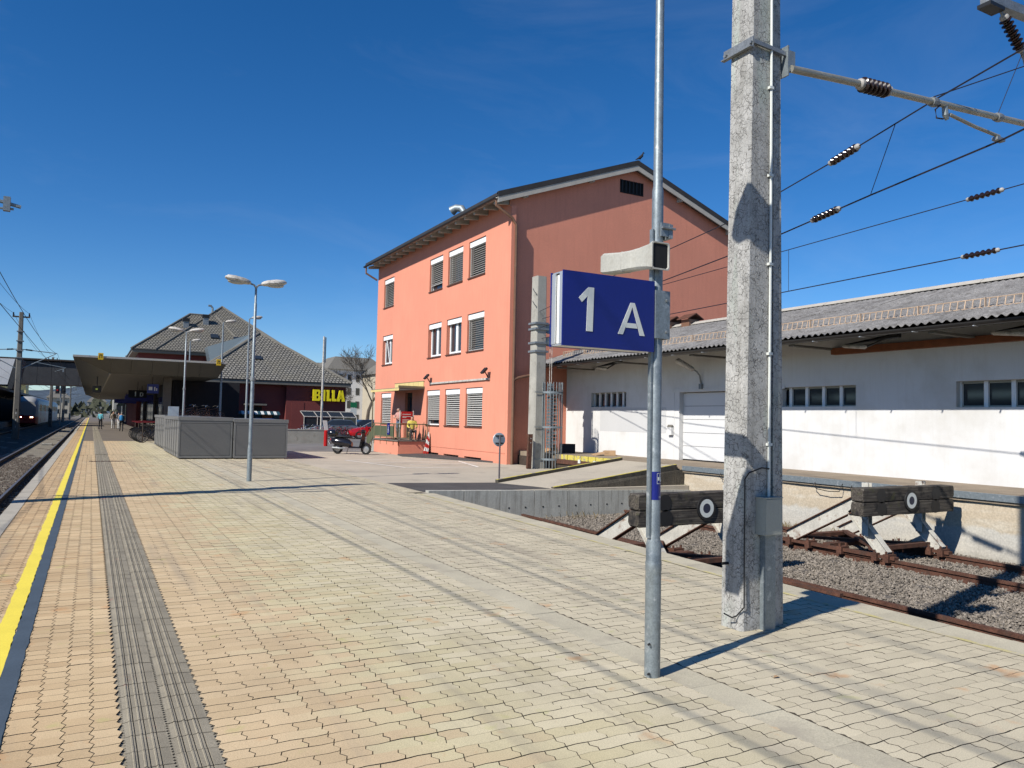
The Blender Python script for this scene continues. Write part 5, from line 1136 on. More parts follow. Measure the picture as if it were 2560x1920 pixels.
for sg_ in (-1, 1):
    MB().tube([(.50, 0, 1.06), (.46, sg_ * .2, 1.08), (.42, sg_ * .34, 1.06)], .016, 6).build('handlebar', [BLACK], sc)
    MB().tube([(.48, sg_ * .18, 1.09), (.50, sg_ * .27, 1.22)], .007, 5).lathe([(.001, 0), (.055, .005), (.055, .02), (.001, .03)], (.49, sg_ * .28, 1.25), (-1, 0, .1), 12).build('mirror', [CHROME], sc)
MB().rings([ell(-1.12, .93, .12, .10), ell(-1.06, .92, .19, .16), ell(-.86, .92, .20, .17), ell(-.74, .90, .15, .12)]).build('top_case', [SCOOT], sc, smooth=True)
MB().tube([(-.7, .14, .78), (-1.0, .14, .76), (-1.0, -.14, .76), (-.7, -.14, .78)], .01, 6).build('luggage_rack', [CHROME], sc)
MB().obox((-1.04, 0, .50), (.004, 0, .006), (0, .10, 0), (-.05, 0, .07)).build('number_plate', [WHITE], sc)
MB().lathe([(.05, 0), (.05, .03)], (-.98, 0, .63), (-1, 0, 0), 10).build('tail_light', [RED], sc)
MB().tube([(-.25, -.13, .26), (-.5, -.17, .25), (-.85, -.18, .28)], [.03, .045, .05], 8).build('exhaust', [GALVD], sc); MB().rod((-.2, .1, .28), (-.3, .2, .01), .015, 6).build('side_stand', [GALVD], sc)
sc.location = (10.40, 34.08, 0); sc.rotation_euler = (0, 0, R(-37))

# ------------------------------------------------------------------ cars and car park things
def car(label, paint, loc, rz, s=1.0):
    t = thing('parked_car', label, 'car', (0, 0, 0), 'cars in the car park')
    st = [(-2.08, .42, .78, .66), (-2.0, .26, .92, .80), (-1.5, .22, .98, .86), (-.6, .20, .96, .87), (.6, .20, .94, .87), (1.05, .20, .90, .86), (1.6, .22, .80, .84), (1.98, .26, .68, .74), (2.08, .36, .56, .60)]
    m = MB(); rr = []
    for x, zl, zb, w in st:
        zm = zl + (zb - zl) * .6; rr.append([(x, -w * .92, zl), (x, w * .92, zl), (x, w, zl + .1), (x, w, zm), (x, w * .93, zb), (x, w * .4, zb + .03), (x, -w * .4, zb + .03), (x, -w * .93, zb), (x, -w, zm), (x, -w, zl + .1)])
    m.rings(rr).build('body', [paint], t, smooth=True)
    gr_ = [(-1.95, .93, .93, .76, .70), (-1.45, .95, 1.40, .77, .60), (-.6, .95, 1.47, .79, .62), (.1, .94, 1.44, .78, .60), (1.05, .90, .92, .74, .70)]
    m = MB(); rr = [[(x, -w, z0), (x, w, z0), (x, wt + .02, z1 - .04), (x, wt - .06, z1), (x, -wt + .06, z1), (x, -wt - .02, z1 - .04)] for x, z0, z1, w, wt in gr_]
    m.rings(rr); o0 = 0
    for i, f in enumerate(m.f):
        k = i % 6; seg = i // 6
        m.m[i] = 0 if (seg in (1, 2) and k in (2, 3, 4)) else 1
    m.build('glasshouse', [paint, GLASS], t, smooth=True)
    for sg_ in (-1, 1):
        for x in (-1.28, 1.30): wheel(t, (x, sg_ * .76, .31), .31, .2)
        MB().ball((1.93, sg_ * .58, .64), .10, .15, .07, 8, 5).build('headlight', [CHROME], t); MB().ball((-2.0, sg_ * .62, .80), .06, .12, .09, 8, 5).build('tail_light', [RED], t)
        MB().ball((.75, sg_ * .97, .98), .06, .08, .06, 8, 5).build('wing_mirror', [paint], t)
        for x in (-.45, .55): MB().box(x - .1, x, sg_ * .875 - .012, sg_ * .875 + .012, .76, .79).build('door_handle', [BLACK], t)
    MB().box(2.06, 2.10, -.26, .26, .36, .47).build('number_plate', [WHITE], t)
    t.location = loc; t.rotation_euler = (0, 0, rz); t.scale = (s,) * 3; return t
PR = plain('car_paint_red', (.36, .008, .012), .2, 0, .6); PG = plain('car_paint_grey', (.16, .18, .19), .25, .3, .6); PW = plain('car_paint_white', (.62, .64, .66), .25, 0, .6); PB = plain('car_paint_blue', (.012, .02, .13), .25, 0, .6); PK = plain('car_paint_black', (.014, .015, .018), .2, 0, .6)
car('bright red hatchback parked behind the scooter by the coral wall', PR, (19.6, 58.2, 0), R(168))
car('dark grey car parked behind the red hatchback', PG, (18.0, 64.6, 0), R(178))
car('white car half hidden by the corner of the coral building', PW, (24.6, 75.5, 0), R(200))
car('black car behind the red hatchback and the white one', PK, (22.3, 70.5, 0), R(190))
car('dark blue car behind the low concrete wall beside the sheds', PB, (10.6, 56.5, 0), R(100))
lw = tag(MB().box(7.4, 12.85, 48.0, 48.22, -.1, .80).build('low_wall', [CONCL], org=(10, 48, 0)), 'low weathered concrete wall behind the sheds, in front of the dark blue car', 'wall')
MB().box(7.38, 12.87, 47.98, 48.24, .80, .86).build('coping', [CONCL], lw)
bo = thing('bollard', 'red post with a white top sign at the end of the low wall', 'bollard', (11.75, 43.5, 0))
MB().lathe([(.11, 0), (.11, .85), (.06, .9)], (11.75, 43.5, 0), n=10).build('post', [RED], bo, smooth=True); MB().hexa([(11.66, 43.45, .9), (11.86, 43.45, .9), (11.86, 43.5, .9), (11.66, 43.5, .9), (11.55, 43.45, 1.45), (11.78, 43.45, 1.45), (11.78, 43.5, 1.45), (11.55, 43.5, 1.45)]).build('sign_plate', [C_WHITE], bo)
fp = thing('flagpole', 'tall white flagpole in front of the supermarket lettering', 'flagpole', (15.8, 59.9, 0))
MB().tube([(15.8, 59.9, 0), (15.8, 59.9, 7.95)], [.10, .075], 10).build('pole', [LAMPW], fp, smooth=True); MB().box(15.9, 15.98, 59.88, 59.92, 5.9, 7.9).build('furled_flag', [SOFFIT], fp); MB().lathe([(.2, 0), (.2, .25), (.12, .3)], (15.8, 59.9, 0), n=10).build('base', [GALVD], fp)
rs_ = thing('traffic_sign', 'round traffic sign seen edge-on on a pale post by the car park', 'sign', (14.2, 50, 0))
MB().rod((13.3, 50.5, 0), (13.3, 50.5, 2.6), .035, 8).build('post', [LAMPW], rs_); MB().lathe([(.001, 0), (.3, 0), (.3, .02), (.001, .02)], (13.33, 50.5, 2.35), (1, -.35, 0), 18).build('disc', [RETRO], rs_)
pk = thing('parking_sign', 'small green and white parking sign on a post beyond the red car', 'sign', (26, 82, 0))
MB().rod((25.7, 84, 0), (25.7, 84, 3.2), .04, 6).build('post', [GALVD], pk); MB().box(25.35, 26.05, 83.9, 83.95, 2.75, 3.35).build('green_plate', [plain('sign_green', (.01, .16, .06), .4)], pk); MB().box(25.35, 26.05, 83.9, 83.95, 1.95, 2.7).build('white_plate', [WHITE], pk)
sh = thing('trolley_shelter', 'white framed trolley shelter with dark glazing in front of the supermarket', 'shelter', (18, 68, 0))
for i in range(5):
    x = 16.0 + i * 1.15; MB().tube([(x, 66.3, 0), (x, 66.3, 1.65), (x - .28, 66.6, 2.1)], .035, 6).build('post', [LAMPW], sh)
    if i < 4: MB().box(x + .05, x + 1.1, 66.32, 66.34, .3, 1.6).build('glass_panel', [GLASS], sh); MB().hexa([(x + .05, 66.32, 1.66), (x + 1.1, 66.32, 1.66), (x + 1.1, 66.34, 1.66), (x + .05, 66.34, 1.66), (x - .22, 66.6, 2.08), (x + .82, 66.6, 2.08), (x + .82, 66.62, 2.08), (x - .22, 66.62, 2.08)]).build('roof_panel', [GLASS], sh)
MB().rod((16, 66.3, 1.65), (20.6, 66.3, 1.65), .035, 6).rod((15.72, 66.6, 2.1), (20.32, 66.6, 2.1), .04, 6).build('rail', [LAMPW], sh)

# ------------------------------------------------------------------ bicycles
def bicycle(label, paint, group, loc, rz):
    t = thing('bicycle', label, 'bicycle', (0, 0, 0), group)
    for x in (-.52, .52):
        m = MB(); n = 20; R_ = .335
        rg = []
        for i in range(n + 1):
            a = 2 * math.pi * i / n; rg.append([(x + (R_ + .022 * math.cos(q)) * math.cos(a), .022 * math.sin(q), .345 + (R_ + .022 * math.cos(q)) * math.sin(a)) for q in (0, 1.57, 3.14, 4.71)])
        m.rings(rg, cap=False); w = m.build('wheel', [TYRE], t)
        m = MB()
        for k in range(8): a = math.pi * k / 8; m.beam((x - .32 * math.cos(a), 0, .345 - .32 * math.sin(a)), (x + .32 * math.cos(a), 0, .345 + .32 * math.sin(a)), .005, .005)
        m.build('spokes', [RIM], w)
    m = MB()
    for p, q in (((-.05, 0, .30), (-.18, 0, .85)), ((-.05, 0, .30), (.36, 0, .80)), ((-.16, 0, .76), (.35, 0, .86)), ((-.05, 0, .30), (-.52, 0, .345)), ((-.16, 0, .76), (-.52, 0, .345)), ((.34, 0, .92), (.52, 0, .345))): m.rod(p, q, .019, 6)
    m.build('frame', [paint], t)
    MB().tube([(.34, 0, .92), (.36, 0, 1.0)], .015, 5).tube([(.22, .28, .98), (.36, .2, 1.02), (.38, 0, 1.0), (.36, -.2, 1.02), (.22, -.28, .98)], .014, 5).build('handlebar', [CHROME], t)
    MB().ball((-.20, 0, .93), .14, .07, .035, 8, 5).build('saddle', [BLACK], t); MB().tube([(-.85, 0, .56), (-.7, 0, .68), (-.52, 0, .73), (-.36, 0, .70)], .025, 5).build('mudguard', [paint], t)
    t.location = loc; t.rotation_euler = (0, 0, rz); return t
bikeK = bicycle('dark bicycle standing in the row of stands beside the platform', SCOOT, 'dark bicycles parked in a row under the canopy', (3.05, 47.6, 0), R(8))
for i in range(1, 13):
    c = copy_tree(bikeK); c.location = (3.05 + random.uniform(-.08, .08), 47.6 + i * .62, 0); c.rotation_euler = (0, 0, R(8 + random.uniform(-6, 6)))
for i in range(3):
    c = copy_tree(bikeK); c['label'] = ['dark bicycle on the upper tier behind the sheds, closest to the lamp post', 'dark bicycle on the upper tier behind the sheds, in the middle of three', 'dark bicycle on the upper tier behind the sheds, nearest the poster'][i]; c['group'] = 'bicycles on the upper tier'
    c.location = (4.75 + i * .75, 46.8 + i * .9, 1.16); c.rotation_euler = (0, 0, R(20))
bikeR = bicycle('red bicycle in the crowded stands in front of the supermarket', PR, 'coloured bicycles in front of the supermarket', (14.4, 56.5, 0), R(30))
for i in range(1, 6):
    c = copy_tree(bikeR); c.location = (14.4 + i * .62, 56.4 + i * .35, 0); c.rotation_euler = (0, 0, R(30 + random.uniform(-20, 20)))
bikeW = bicycle('white bicycle in the crowded stands in front of the supermarket', PW, 'white bicycles in front of the supermarket', (13.9, 57.9, 0), R(40))
for i in range(1, 4):
    c = copy_tree(bikeW); c.location = (13.9 + i * .7, 57.9 + i * .3, 0); c.rotation_euler = (0, 0, R(40 + random.uniform(-20, 20)))
br_ = thing('bicycle_rack', 'two-tier bicycle rack with red troughs under the canopy', 'bicycle rack', (3.2, 52, 0))
RACKR = mat('rack_maroon', (.16, .015, .02), .5, .1, 4)
for i in range(13): MB().beam((2.3, 47.6 + i * .62, 1.12), (3.9, 47.7 + i * .62, 1.18), .09, .05).build('trough', [RACKR], br_)
for y in (47.4, 51.5, 55.5): MB().rod((3.85, y, 0), (3.85, y, 2.1), .04, 6).rod((2.55, y, 0), (2.55, y, 1.12), .03, 6).build('post', [RAILD], br_)
for i in range(3): MB().beam((4.1 + i * .75, 46.6 + i * .9, 1.13), (5.5 + i * .75, 47.1 + i * .9, 1.13), .09, .05).build('trough', [RAILD], br_)
MB().rod((4.2, 48, 0), (4.2, 48, 1.1), .04, 6).rod((6.6, 49, 0), (6.6, 49, 1.1), .04, 6).rod((4.2, 48, 1.1), (6.6, 49, 1.1), .03, 6).build('post', [RAILD], br_)
st_ = thing('market_stall', 'dark teal stall with a scalloped white awning and posters behind the sheds', 'stall', (11, 62, 0))
TEAL = mat('stall_teal', (.02, .06, .08), .6, .1, 2)
MB().box(8.0, 13.0, 62.0, 63.5, 0, 1.75).build('counter', [TEAL], st_)
for i in range(22): MB().hexa([(7.7 + i * .24, 61.4, 1.72), (7.92 + i * .24, 61.4, 1.72), (7.92 + i * .24, 61.9, 1.95), (7.7 + i * .24, 61.9, 1.95), (7.7 + i * .24, 61.4, 1.76), (7.92 + i * .24, 61.4, 1.76), (7.92 + i * .24, 61.9, 1.99), (7.7 + i * .24, 61.9, 1.99)]).build('awning_scallop', [C_WHITE if i % 2 == 0 else TEAL], st_)
for x, mt_ in ((8.9, plain('poster_olive', (.12, .11, .03), .6)), (11.6, plain('poster_orange', (.25, .07, .01), .6))): MB().box(x, x + .95, 61.93, 61.99, .2, 1.8).build('poster_frame', [C_DARK], st_); MB().box(x + .1, x + .85, 61.915, 61.93, .35, 1.7).build('poster', [mt_], st_)

# ------------------------------------------------------------------ supermarket
SMK = thing('supermarket', 'maroon single-storey supermarket with a big grey tiled hip roof', 'building', (15, 75, 0))
m = MB().box(9.0, 21.9, 75, 90, -.2, 4.6); m.build('wall', [MAROON], SMK)
MB().box(16.2, 21.95, 74.4, 75.0, -.2, 4.6).build('front_bay', [MAROON], SMK)
MB().box(12.6, 14.1, 74.95, 75.02, 0, 2.5).build('entrance_door', [DARK], SMK); MB().box(12.4, 14.4, 74.2, 74.99, 2.6, 2.75).build('door_hood', [FASCIA], SMK)
MB().box(16.7, 17.9, 74.37, 74.40, 0, 3.0).build('side_door', [MAROON], SMK); MB().box(9.05, 10.2, 74.2, 75, 0, 4.0).build('corner_pier', [REDW], SMK)
MB().box(7.9, 22.3, 73.9, 91, 4.6, 4.9).build('eave_soffit', [FASCIA], SMK); MB().box(7.85, 22.35, 73.85, 91.05, 4.9, 4.99).build('gutter', [GUTTER], SMK)
def hip_roof(name, x0, x1, y0, y1, z0, ridge, mt, parent):
    """ridge: two points; faces carry UVs in metres"""
    a, b = Vector(ridge[0]), Vector(ridge[1]); c = [Vector((x0, y0, z0)), Vector((x1, y0, z0)), Vector((x1, y1, z0)), Vector((x0, y1, z0))]
    alongy = abs(b.y - a.y) >= abs(b.x - a.x)
    if alongy: fs = [(c[0], c[1], a), (c[1], c[2], b, a), (c[2], c[3], b), (c[3], c[0], a, b)]
    else: fs = [(c[0], c[1], b, a), (c[1], c[2], b), (c[2], c[3], a, b), (c[3], c[0], a)]
    me = bpy.data.meshes.new(name); V = []; F = []; U = []
    for f in fs:
        f = [p for i, p in enumerate(f) if (p - f[i - 1]).length > 1e-6]
        o = len(V); V += [tuple(p - ORG[parent.name]) for p in f]; F.append(tuple(range(o, o + len(f))))
        ux = (f[1] - f[0]).normalized(); n = (f[1] - f[0]).cross(f[2] - f[0]).normalized(); vy = n.cross(ux)
        U += [((p - f[0]).dot(ux) + 50, (p - f[0]).dot(vy) + 50) for p in f]
    me.from_pydata(V, [], F); me.materials.append(mt); l = me.uv_layers.new(name='UVMap')
    for i, u in enumerate(U): l.data[i].uv = u
    ro = link(name, me, parent, (0, 0, 0), ORG[parent.name])
    for p, q in ((c[0], a), (c[1], a if alongy else b), (a, b), (c[2], b), (c[3], b if alongy else a)):
        if (q - p).length > .1: MB().rod(p + Vector((0, 0, .05)), q + Vector((0, 0, .05)), .12, 6).build('ridge_tile', [GUTTER if False else FASCIA], ro)
    return ro
ro = hip_roof('roof', 7.85, 22.35, 73.85, 92.4, 4.95, ((15.15, 83.1, 10.25), (15.15, 83.2, 10.25)), TILES, SMK)
MB().obox((14.0, 77.8, 7.28), (.45, 0, 0), (0, .3, .17), (0, -.04, .07)).build('roof_window', [GLASS], ro)
LT = thing('shop_sign', 'yellow block lettering BILLA on the maroon supermarket wall', 'sign', (20, 74.1, 3.7))
bx, bz, bh = 18.60, 3.18, 1.08
def slab_i(x, w=.62): return [[(x, bz), (x + w, bz), (x + w, bz + .24), (x, bz + .24)], [(x + .17, bz + .24), (x + w - .17, bz + .24), (x + w - .17, bz + bh - .2), (x + .17, bz + bh - .2)], [(x, bz + bh - .2), (x + w, bz + bh - .2), (x + w, bz + bh), (x, bz + bh)]]
sfn = lambda u, v, d: (u, 74.05 - d, v)
B_ = [[(bx, bz), (bx + .10, bz), (bx + .10, bz + bh), (bx, bz + bh)], [(bx + .10, bz), (bx + .34, bz), (bx + .34, bz + bh), (bx + .10, bz + bh)], [(bx + .34, bz), (bx + .62, bz), (bx + .74, bz + .12), (bx + .74, bz + .22), (bx + .34, bz + .22)], [(bx + .52, bz + .22), (bx + .74, bz + .22), (bx + .74, bz + .42), (bx + .66, bz + .52), (bx + .52, bz + .46)], [(bx + .34, bz + .46), (bx + .52, bz + .46), (bx + .66, bz + .52), (bx + .62, bz + .64), (bx + .34, bz + .64)], [(bx + .50, bz + .64), (bx + .62, bz + .64), (bx + .70, bz + .74), (bx + .70, bz + .88), (bx + .50, bz + .88)], [(bx + .34, bz + .88), (bx + .70, bz + .88), (bx + .70, bz + .98), (bx + .58, bz + bh), (bx + .34, bz + bh)]]
glyph('letter_b', B_, LT, SIGNY, 0, .18, sfn); glyph('letter_i', [[(bx + .92, bz), (bx + 1.18, bz), (bx + 1.18, bz + bh), (bx + .92, bz + bh)]], LT, SIGNY, 0, .18, sfn)
for x in (bx + 1.34, bx + 1.86): glyph('letter_l', [[(x, bz), (x + .43, bz), (x + .43, bz + .24), (x, bz + .24)], [(x, bz + .24), (x + .24, bz + .24), (x + .24, bz + bh), (x, bz + bh)]], LT, SIGNY, 0, .18, sfn)
x = bx + 2.34; glyph('letter_a', [[(x, bz), (x + .26, bz), (x + .44, bz + bh), (x + .24, bz + bh)], [(x + .50, bz), (x + .78, bz), (x + .54, bz + bh), (x + .44, bz + bh), (x + .36, bz + .61)] if False else [(x + .50, bz), (x + .80, bz), (x + .56, bz + bh), (x + .3395, bz + bh)], [(x + .245, bz + .24), (x + .535, bz + .24), (x + .47, bz + .46), (x + .285, bz + .46)]], LT, SIGNY, 0, .178, sfn)
MB().box(18.5, 21.8, 74.06, 74.39, 3.5, 3.56).build('mounting_rail', [MAROON], LT)

# ------------------------------------------------------------------ station building
ST = thing('station_building', 'large red station building with a high grey tiled hip roof behind the canopy', 'building', (13, 95, 0))
MB().box(4.4, 21.6, 96, 125, 0, 8.6).build('wall', [MAROON], ST)
for i in range(5): MB().box(5.5 + i * 2.2, 6.6 + i * 2.2, 95.95, 95.99, 5.6, 7.4).build('window', [GLASS], ST)
MB().box(3.7, 22.3, 95.0, 126, 8.45, 8.7).build('eave_soffit', [FASCIA], ST); MB().box(3.6, 22.4, 94.9, 126, 8.7, 8.82).build('gutter', [GUTTER], ST)
r1 = hip_roof('roof', 6.0, 22.4, 94.9, 118, 8.8, ((14.2, 104.2, 15.45), (14.2, 112, 15.45)), TILEB, ST)
r2 = hip_roof('roof', 3.6, 16.5, 94.92, 110, 8.79, ((10.2, 102.2, 13.95), (13.2, 102.2, 13.95)), TILEB, ST)
for x, y, z in ((9.25, 99.4, 12.0), (11.55, 100.2, 12.7)):
    c = MB().box(x, x + .62, y, y + .6, z - .3, z + .75).build('chimney', [GALVD], r2); MB().box(x - .08, x + .70, y - .08, y + .68, z + .75, z + 1.15).build('cap', [BLACK], c)
MB().tube([(12.9, 103, 14), (12.9, 103, 15.1), (12.7, 103, 15.35), (12.4, 103, 15.35)], .13, 8).build('vent_cowl', [GALV], r2)
for x, y, z in ((12.6, 97.9, 11.05), (15.2, 97.6, 10.85)): MB().obox((x, y, z), (.45, 0, 0), (0, .35, .25), (0, -.04, .05)).build('roof_window', [GLASS], r1)
MB().hexa([(11.6, 92.5, 7.4), (15.2, 90, 8.6), (15.2, 95, 8.6), (11.6, 95, 7.4), (11.2, 92.5, 9.3), (15.2, 90, 10.7), (15.2, 95, 10.7), (11.2, 95, 9.3)]).build('clerestory', [plain('clerestory_metal', (.16, .20, .23), .4, .4)], ST)

# ------------------------------------------------------------------ platform canopy
CY = 48.6
CP = thing('platform_canopy', 'long grey platform canopy with slanted panelled soffit', 'canopy', (2, CY, 4.5))
def csec(y, k): # k: outline at the tip / behind
    return [(-1.01, y, 4.68), (-1.01, y, 4.78), (7.0, y, 4.78), (7.0, y, 4.68)]
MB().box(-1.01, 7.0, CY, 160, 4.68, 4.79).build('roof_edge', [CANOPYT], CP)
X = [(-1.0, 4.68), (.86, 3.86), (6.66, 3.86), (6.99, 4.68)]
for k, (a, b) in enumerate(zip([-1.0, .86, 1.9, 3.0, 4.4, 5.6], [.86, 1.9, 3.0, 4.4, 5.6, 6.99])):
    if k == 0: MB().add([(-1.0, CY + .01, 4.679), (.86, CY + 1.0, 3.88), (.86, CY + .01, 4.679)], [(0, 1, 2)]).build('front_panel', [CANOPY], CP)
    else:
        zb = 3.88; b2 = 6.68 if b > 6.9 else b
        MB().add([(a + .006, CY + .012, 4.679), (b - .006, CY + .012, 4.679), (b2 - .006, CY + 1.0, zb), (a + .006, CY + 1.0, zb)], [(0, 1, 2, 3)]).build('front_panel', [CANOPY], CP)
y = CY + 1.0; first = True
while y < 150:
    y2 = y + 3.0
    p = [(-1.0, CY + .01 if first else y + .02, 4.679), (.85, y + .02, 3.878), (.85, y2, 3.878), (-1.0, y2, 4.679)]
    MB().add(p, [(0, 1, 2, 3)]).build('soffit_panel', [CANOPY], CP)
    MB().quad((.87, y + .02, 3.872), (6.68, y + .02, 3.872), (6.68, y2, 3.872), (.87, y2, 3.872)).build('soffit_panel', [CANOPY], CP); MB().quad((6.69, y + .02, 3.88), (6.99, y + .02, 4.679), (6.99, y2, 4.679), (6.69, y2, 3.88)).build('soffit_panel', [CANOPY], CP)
    y = y2; first = False
MB().box(.82, .90, CY + 1.0, 150, 3.835, 3.868).build('painted_lit_keel', [SOFFIT], CP)  # pale strip paints the lit line along the soffit keel, no lamp
for yy in (56, 70, 84, 98, 112, 126): MB().rod((4.6, yy, 0), (4.6, yy, 3.87), .14, 10).build('column', [RAILD], CP)
MB().box(3.85, 4.3, 51.9, 52.4, 0, 3.87).build('pillar', [FASCIA], CP)
for x, l in ((.34, 'yellow plate with a dark arch on the canopy edge above the track side'), (6.55, 'yellow plate with a dark arch on the canopy edge above the sheds')):
    t = thing('canopy_plate', l, 'sign', (x, CY, 4.8), 'yellow plates on the canopy edge'); MB().box(x - .13, x + .13, CY - .05, CY - .005, 4.58, 4.95).build('plate', [mat('plate_amber', (.62, .42, .02), .5, .05)] if 'plate_amber' not in MATS else [MATS['plate_amber']], t)
    MB().box(x - .07, x - .035, CY - .056, CY - .05, 4.66, 4.82).box(x + .035, x + .07, CY - .056, CY - .05, 4.66, 4.82).box(x - .07, x + .07, CY - .056, CY - .05, 4.82, 4.87).build('arch_mark', [C_DARK], t)
bs = thing('pictogram_sign', 'blue sign with white pictograms hanging under the canopy', 'sign', (3.2, 51.5, 3.2))
MB().box(2.92, 3.55, 51.45, 51.53, 2.86, 3.42).build('plate', [BLUE], bs); MB().box(3.0, 3.2, 51.44, 51.45, 3.05, 3.25).box(3.3, 3.36, 51.44, 51.45, 3.02, 3.25).box(3.42, 3.46, 51.44, 51.45, 3.02, 3.18).build('pictogram', [WHITE], bs); MB().rod((3.2, 51.5, 3.42), (3.2, 51.5, 3.87), .02, 6).build('hanger', [RAILD], bs)
td = thing('track_sign', 'small dark sign with the white number 1 and letter D under the canopy', 'sign', (2.9, 62, 3.0))
MB().box(2.3, 3.5, 62, 62.08, 2.75, 3.3).build('plate', [C_DARK], td); MB().box(2.72, 2.80, 61.985, 61.999, 2.86, 3.2).build('digit_one', [WHITE], td)
MB().box(3.05, 3.11, 61.985, 61.999, 2.86, 3.14).box(3.11, 3.22, 61.985, 61.999, 2.86, 2.91).box(3.11, 3.22, 61.985, 61.999, 3.09, 3.14).box(3.22, 3.27, 61.985, 61.999, 2.90, 3.10).build('letter_d', [WHITE], td); MB().rod((2.9, 62.04, 3.3), (2.9, 62.04, 3.87), .02, 6).build('hanger', [RAILD], td)
ex = thing('hanging_display', 'small dark display hanging from the slanted soffit over the platform edge', 'display', (.3, 60, 3.2))
MB().box(.0, .55, 60, 60.15, 3.0, 3.45).build('case', [BLACK], ex); MB().rod((.28, 60.07, 3.45), (.28, 60.07, 4.1), .03, 6).build('hanger', [BLACK], ex); MB().box(.2, .34, 59.985, 59.999, 3.18, 3.28).build('arrow', [plain('display_green', (.35, .42, .08), .5)], ex)
kw = thing('waiting_room', 'dark glazed waiting rooms and shops in the shade under the canopy', 'building', (6, 60, 0))
MB().box(4.7, 8.9, 55.5, 150, 0, 3.85).build('wall', [C_DARK], kw)
for i in range(20): MB().box(4.66, 4.69, 56 + i * 4, 59.7 + i * 4, .3, 2.9).build('window', [GLASS], kw)
for k, (yy, x) in enumerate(((70, 3.6), (78, 3.8), (96, 3.4))):
    t = thing('blue_banner', ['blue overhead sign under the canopy nearest the bicycle rack', 'blue overhead sign under the canopy behind the backpacker', 'blue overhead sign under the canopy farthest along the platform'][k], 'sign', (x, yy, 3), 'blue signs hanging under the canopy'); MB().box(x - 1.2, x + 1.0, yy, yy + .1, 2.7, 3.15).build('plate', [BLUE], t); MB().rod((x, yy + .05, 3.15), (x, yy + .05, 3.87), .02, 6).build('hanger', [RAILD], t)

# ------------------------------------------------------------------ far side of the tracks
P2 = struct('island_platform', MB().box(-17, -10.4, 5, 260, -.9, 0), KERB)
C2 = thing('island_canopy', 'dark low canopy over the island platform at the picture edge', 'canopy', (-13, 84, 4.3))
MB().box(-17.5, -9.75, 4, 240, 4.22, 4.45).build('roof', [RAILD], C2); MB().box(-9.74, -9.68, 4, 240, 4.15, 4.5).build('edge', [FASCIA], C2)
for i in range(16): MB().rod((-13.5, 10 + i * 14, 0), (-13.5, 10 + i * 14, 4.22), .15, 8).build('column', [RAILD], C2)
MB().box(-16.5, -12.5, 20, 230, 0, 3.6).build('shelter_wall', [C_DARK], C2)
SE = thing('stair_enclosure', 'white clad stair tower with a slanted edge beside the footbridge', 'stair tower', (-10, 102, 4))
MB().prism([(-16, 4.46), (-8.15, 4.46), (-7.55, 7.3), (-16, 7.3)], 100, 108, lambda u, v, d: (u, d, v)).build('cladding', [STUCCOW], SE)
MB().prism([(-8.14, 4.0), (-7.7, 4.0), (-7.0, 7.4), (-7.54, 7.4)], 100, 108, lambda u, v, d: (u, d, v)).build('edge_panel', [BRIDGE], SE)
FB = thing('footbridge', 'dark clad covered footbridge crossing the tracks', 'bridge', (-4, 118, 6.5))
for i in range(14): MB().box(-16 + i * 1.6, -14.43 + i * 1.6, 118, 118.2, 5.15, 8.1).build('cladding_panel', [BRIDGE], FB)
MB().box(-16, 6.6, 118.2, 121.5, 5.2, 8.3).build('deck', [C_DARK], FB); MB().box(-16, 6.6, 117.7, 122, 8.3, 8.5).build('roof', [RAILD], FB); MB().box(-16, 6.6, 117.95, 118.25, 5.0, 5.14).build('bottom_chord', [RAILD], FB)
TR = thing('train', 'grey and red regional train with lit headlights standing at the island platform', 'train', (-8.25, 131, -.55))
def tsec(y, w, z0, z1, r): return [(-8.25 + a, y, b) for a, b in ((-w, z0), (w, z0), (w * 1.02, z0 + .9), (w, z1 - r), (w * .8, z1 - r * .35), (w * .4, z1), (-w * .4, z1), (-w * .8, z1 - r * .35), (-w, z1 - r), (-w * 1.02, z0 + .9))]
TRG = mat('train_grey', (.36, .36, .35), .4, .04, 1, 20, .03); TRR = mat('train_red', (.32, .012, .015), .4, .04, 1)
MB().rings([tsec(131.3, 1.15, -.1, 3.0, .6), tsec(131.9, 1.38, -.2, 3.5, .6), tsec(133.2, 1.43, -.25, 3.75, .6), tsec(205, 1.43, -.25, 3.75, .6)]).build('body', [TRG], TR, smooth=True)
MB().rings([tsec(131.1, 1.12, -.15, .95, .2), tsec(131.8, 1.42, -.3, 1.0, .2), tsec(133.0, 1.46, -.3, 1.0, .2)]).build('nose_skirt', [TRR], TR, smooth=True)
MB().add([(-9.25, 131.36, 1.45), (-7.25, 131.36, 1.45), (-7.2, 131.88, 2.95), (-9.3, 131.88, 2.95)], [(0, 1, 2, 3)]).build('windscreen', [GLASS], TR)
HLIT = plain('lit_headlight', (1.0, .78, .45), .4, 0, .4, 9.0)
for x in (-9.05, -8.85, -7.65, -7.45): MB().lathe([(.001, .02), (.085, .01), (.085, 0)], (x, 131.08, .72), (0, -1, 0), 10).build('headlight', [HLIT], TR)
for i in range(16): MB().box(-6.825, -6.80, 135 + i * 4.2, 138 + i * 4.2, 1.6, 2.6).build('window', [GLASS], TR)
for i in range(5): MB().box(-6.82, -6.795, 138.3 + i * 12.6, 139.6 + i * 12.6, .0, 2.7).build('door', [TRR], TR)
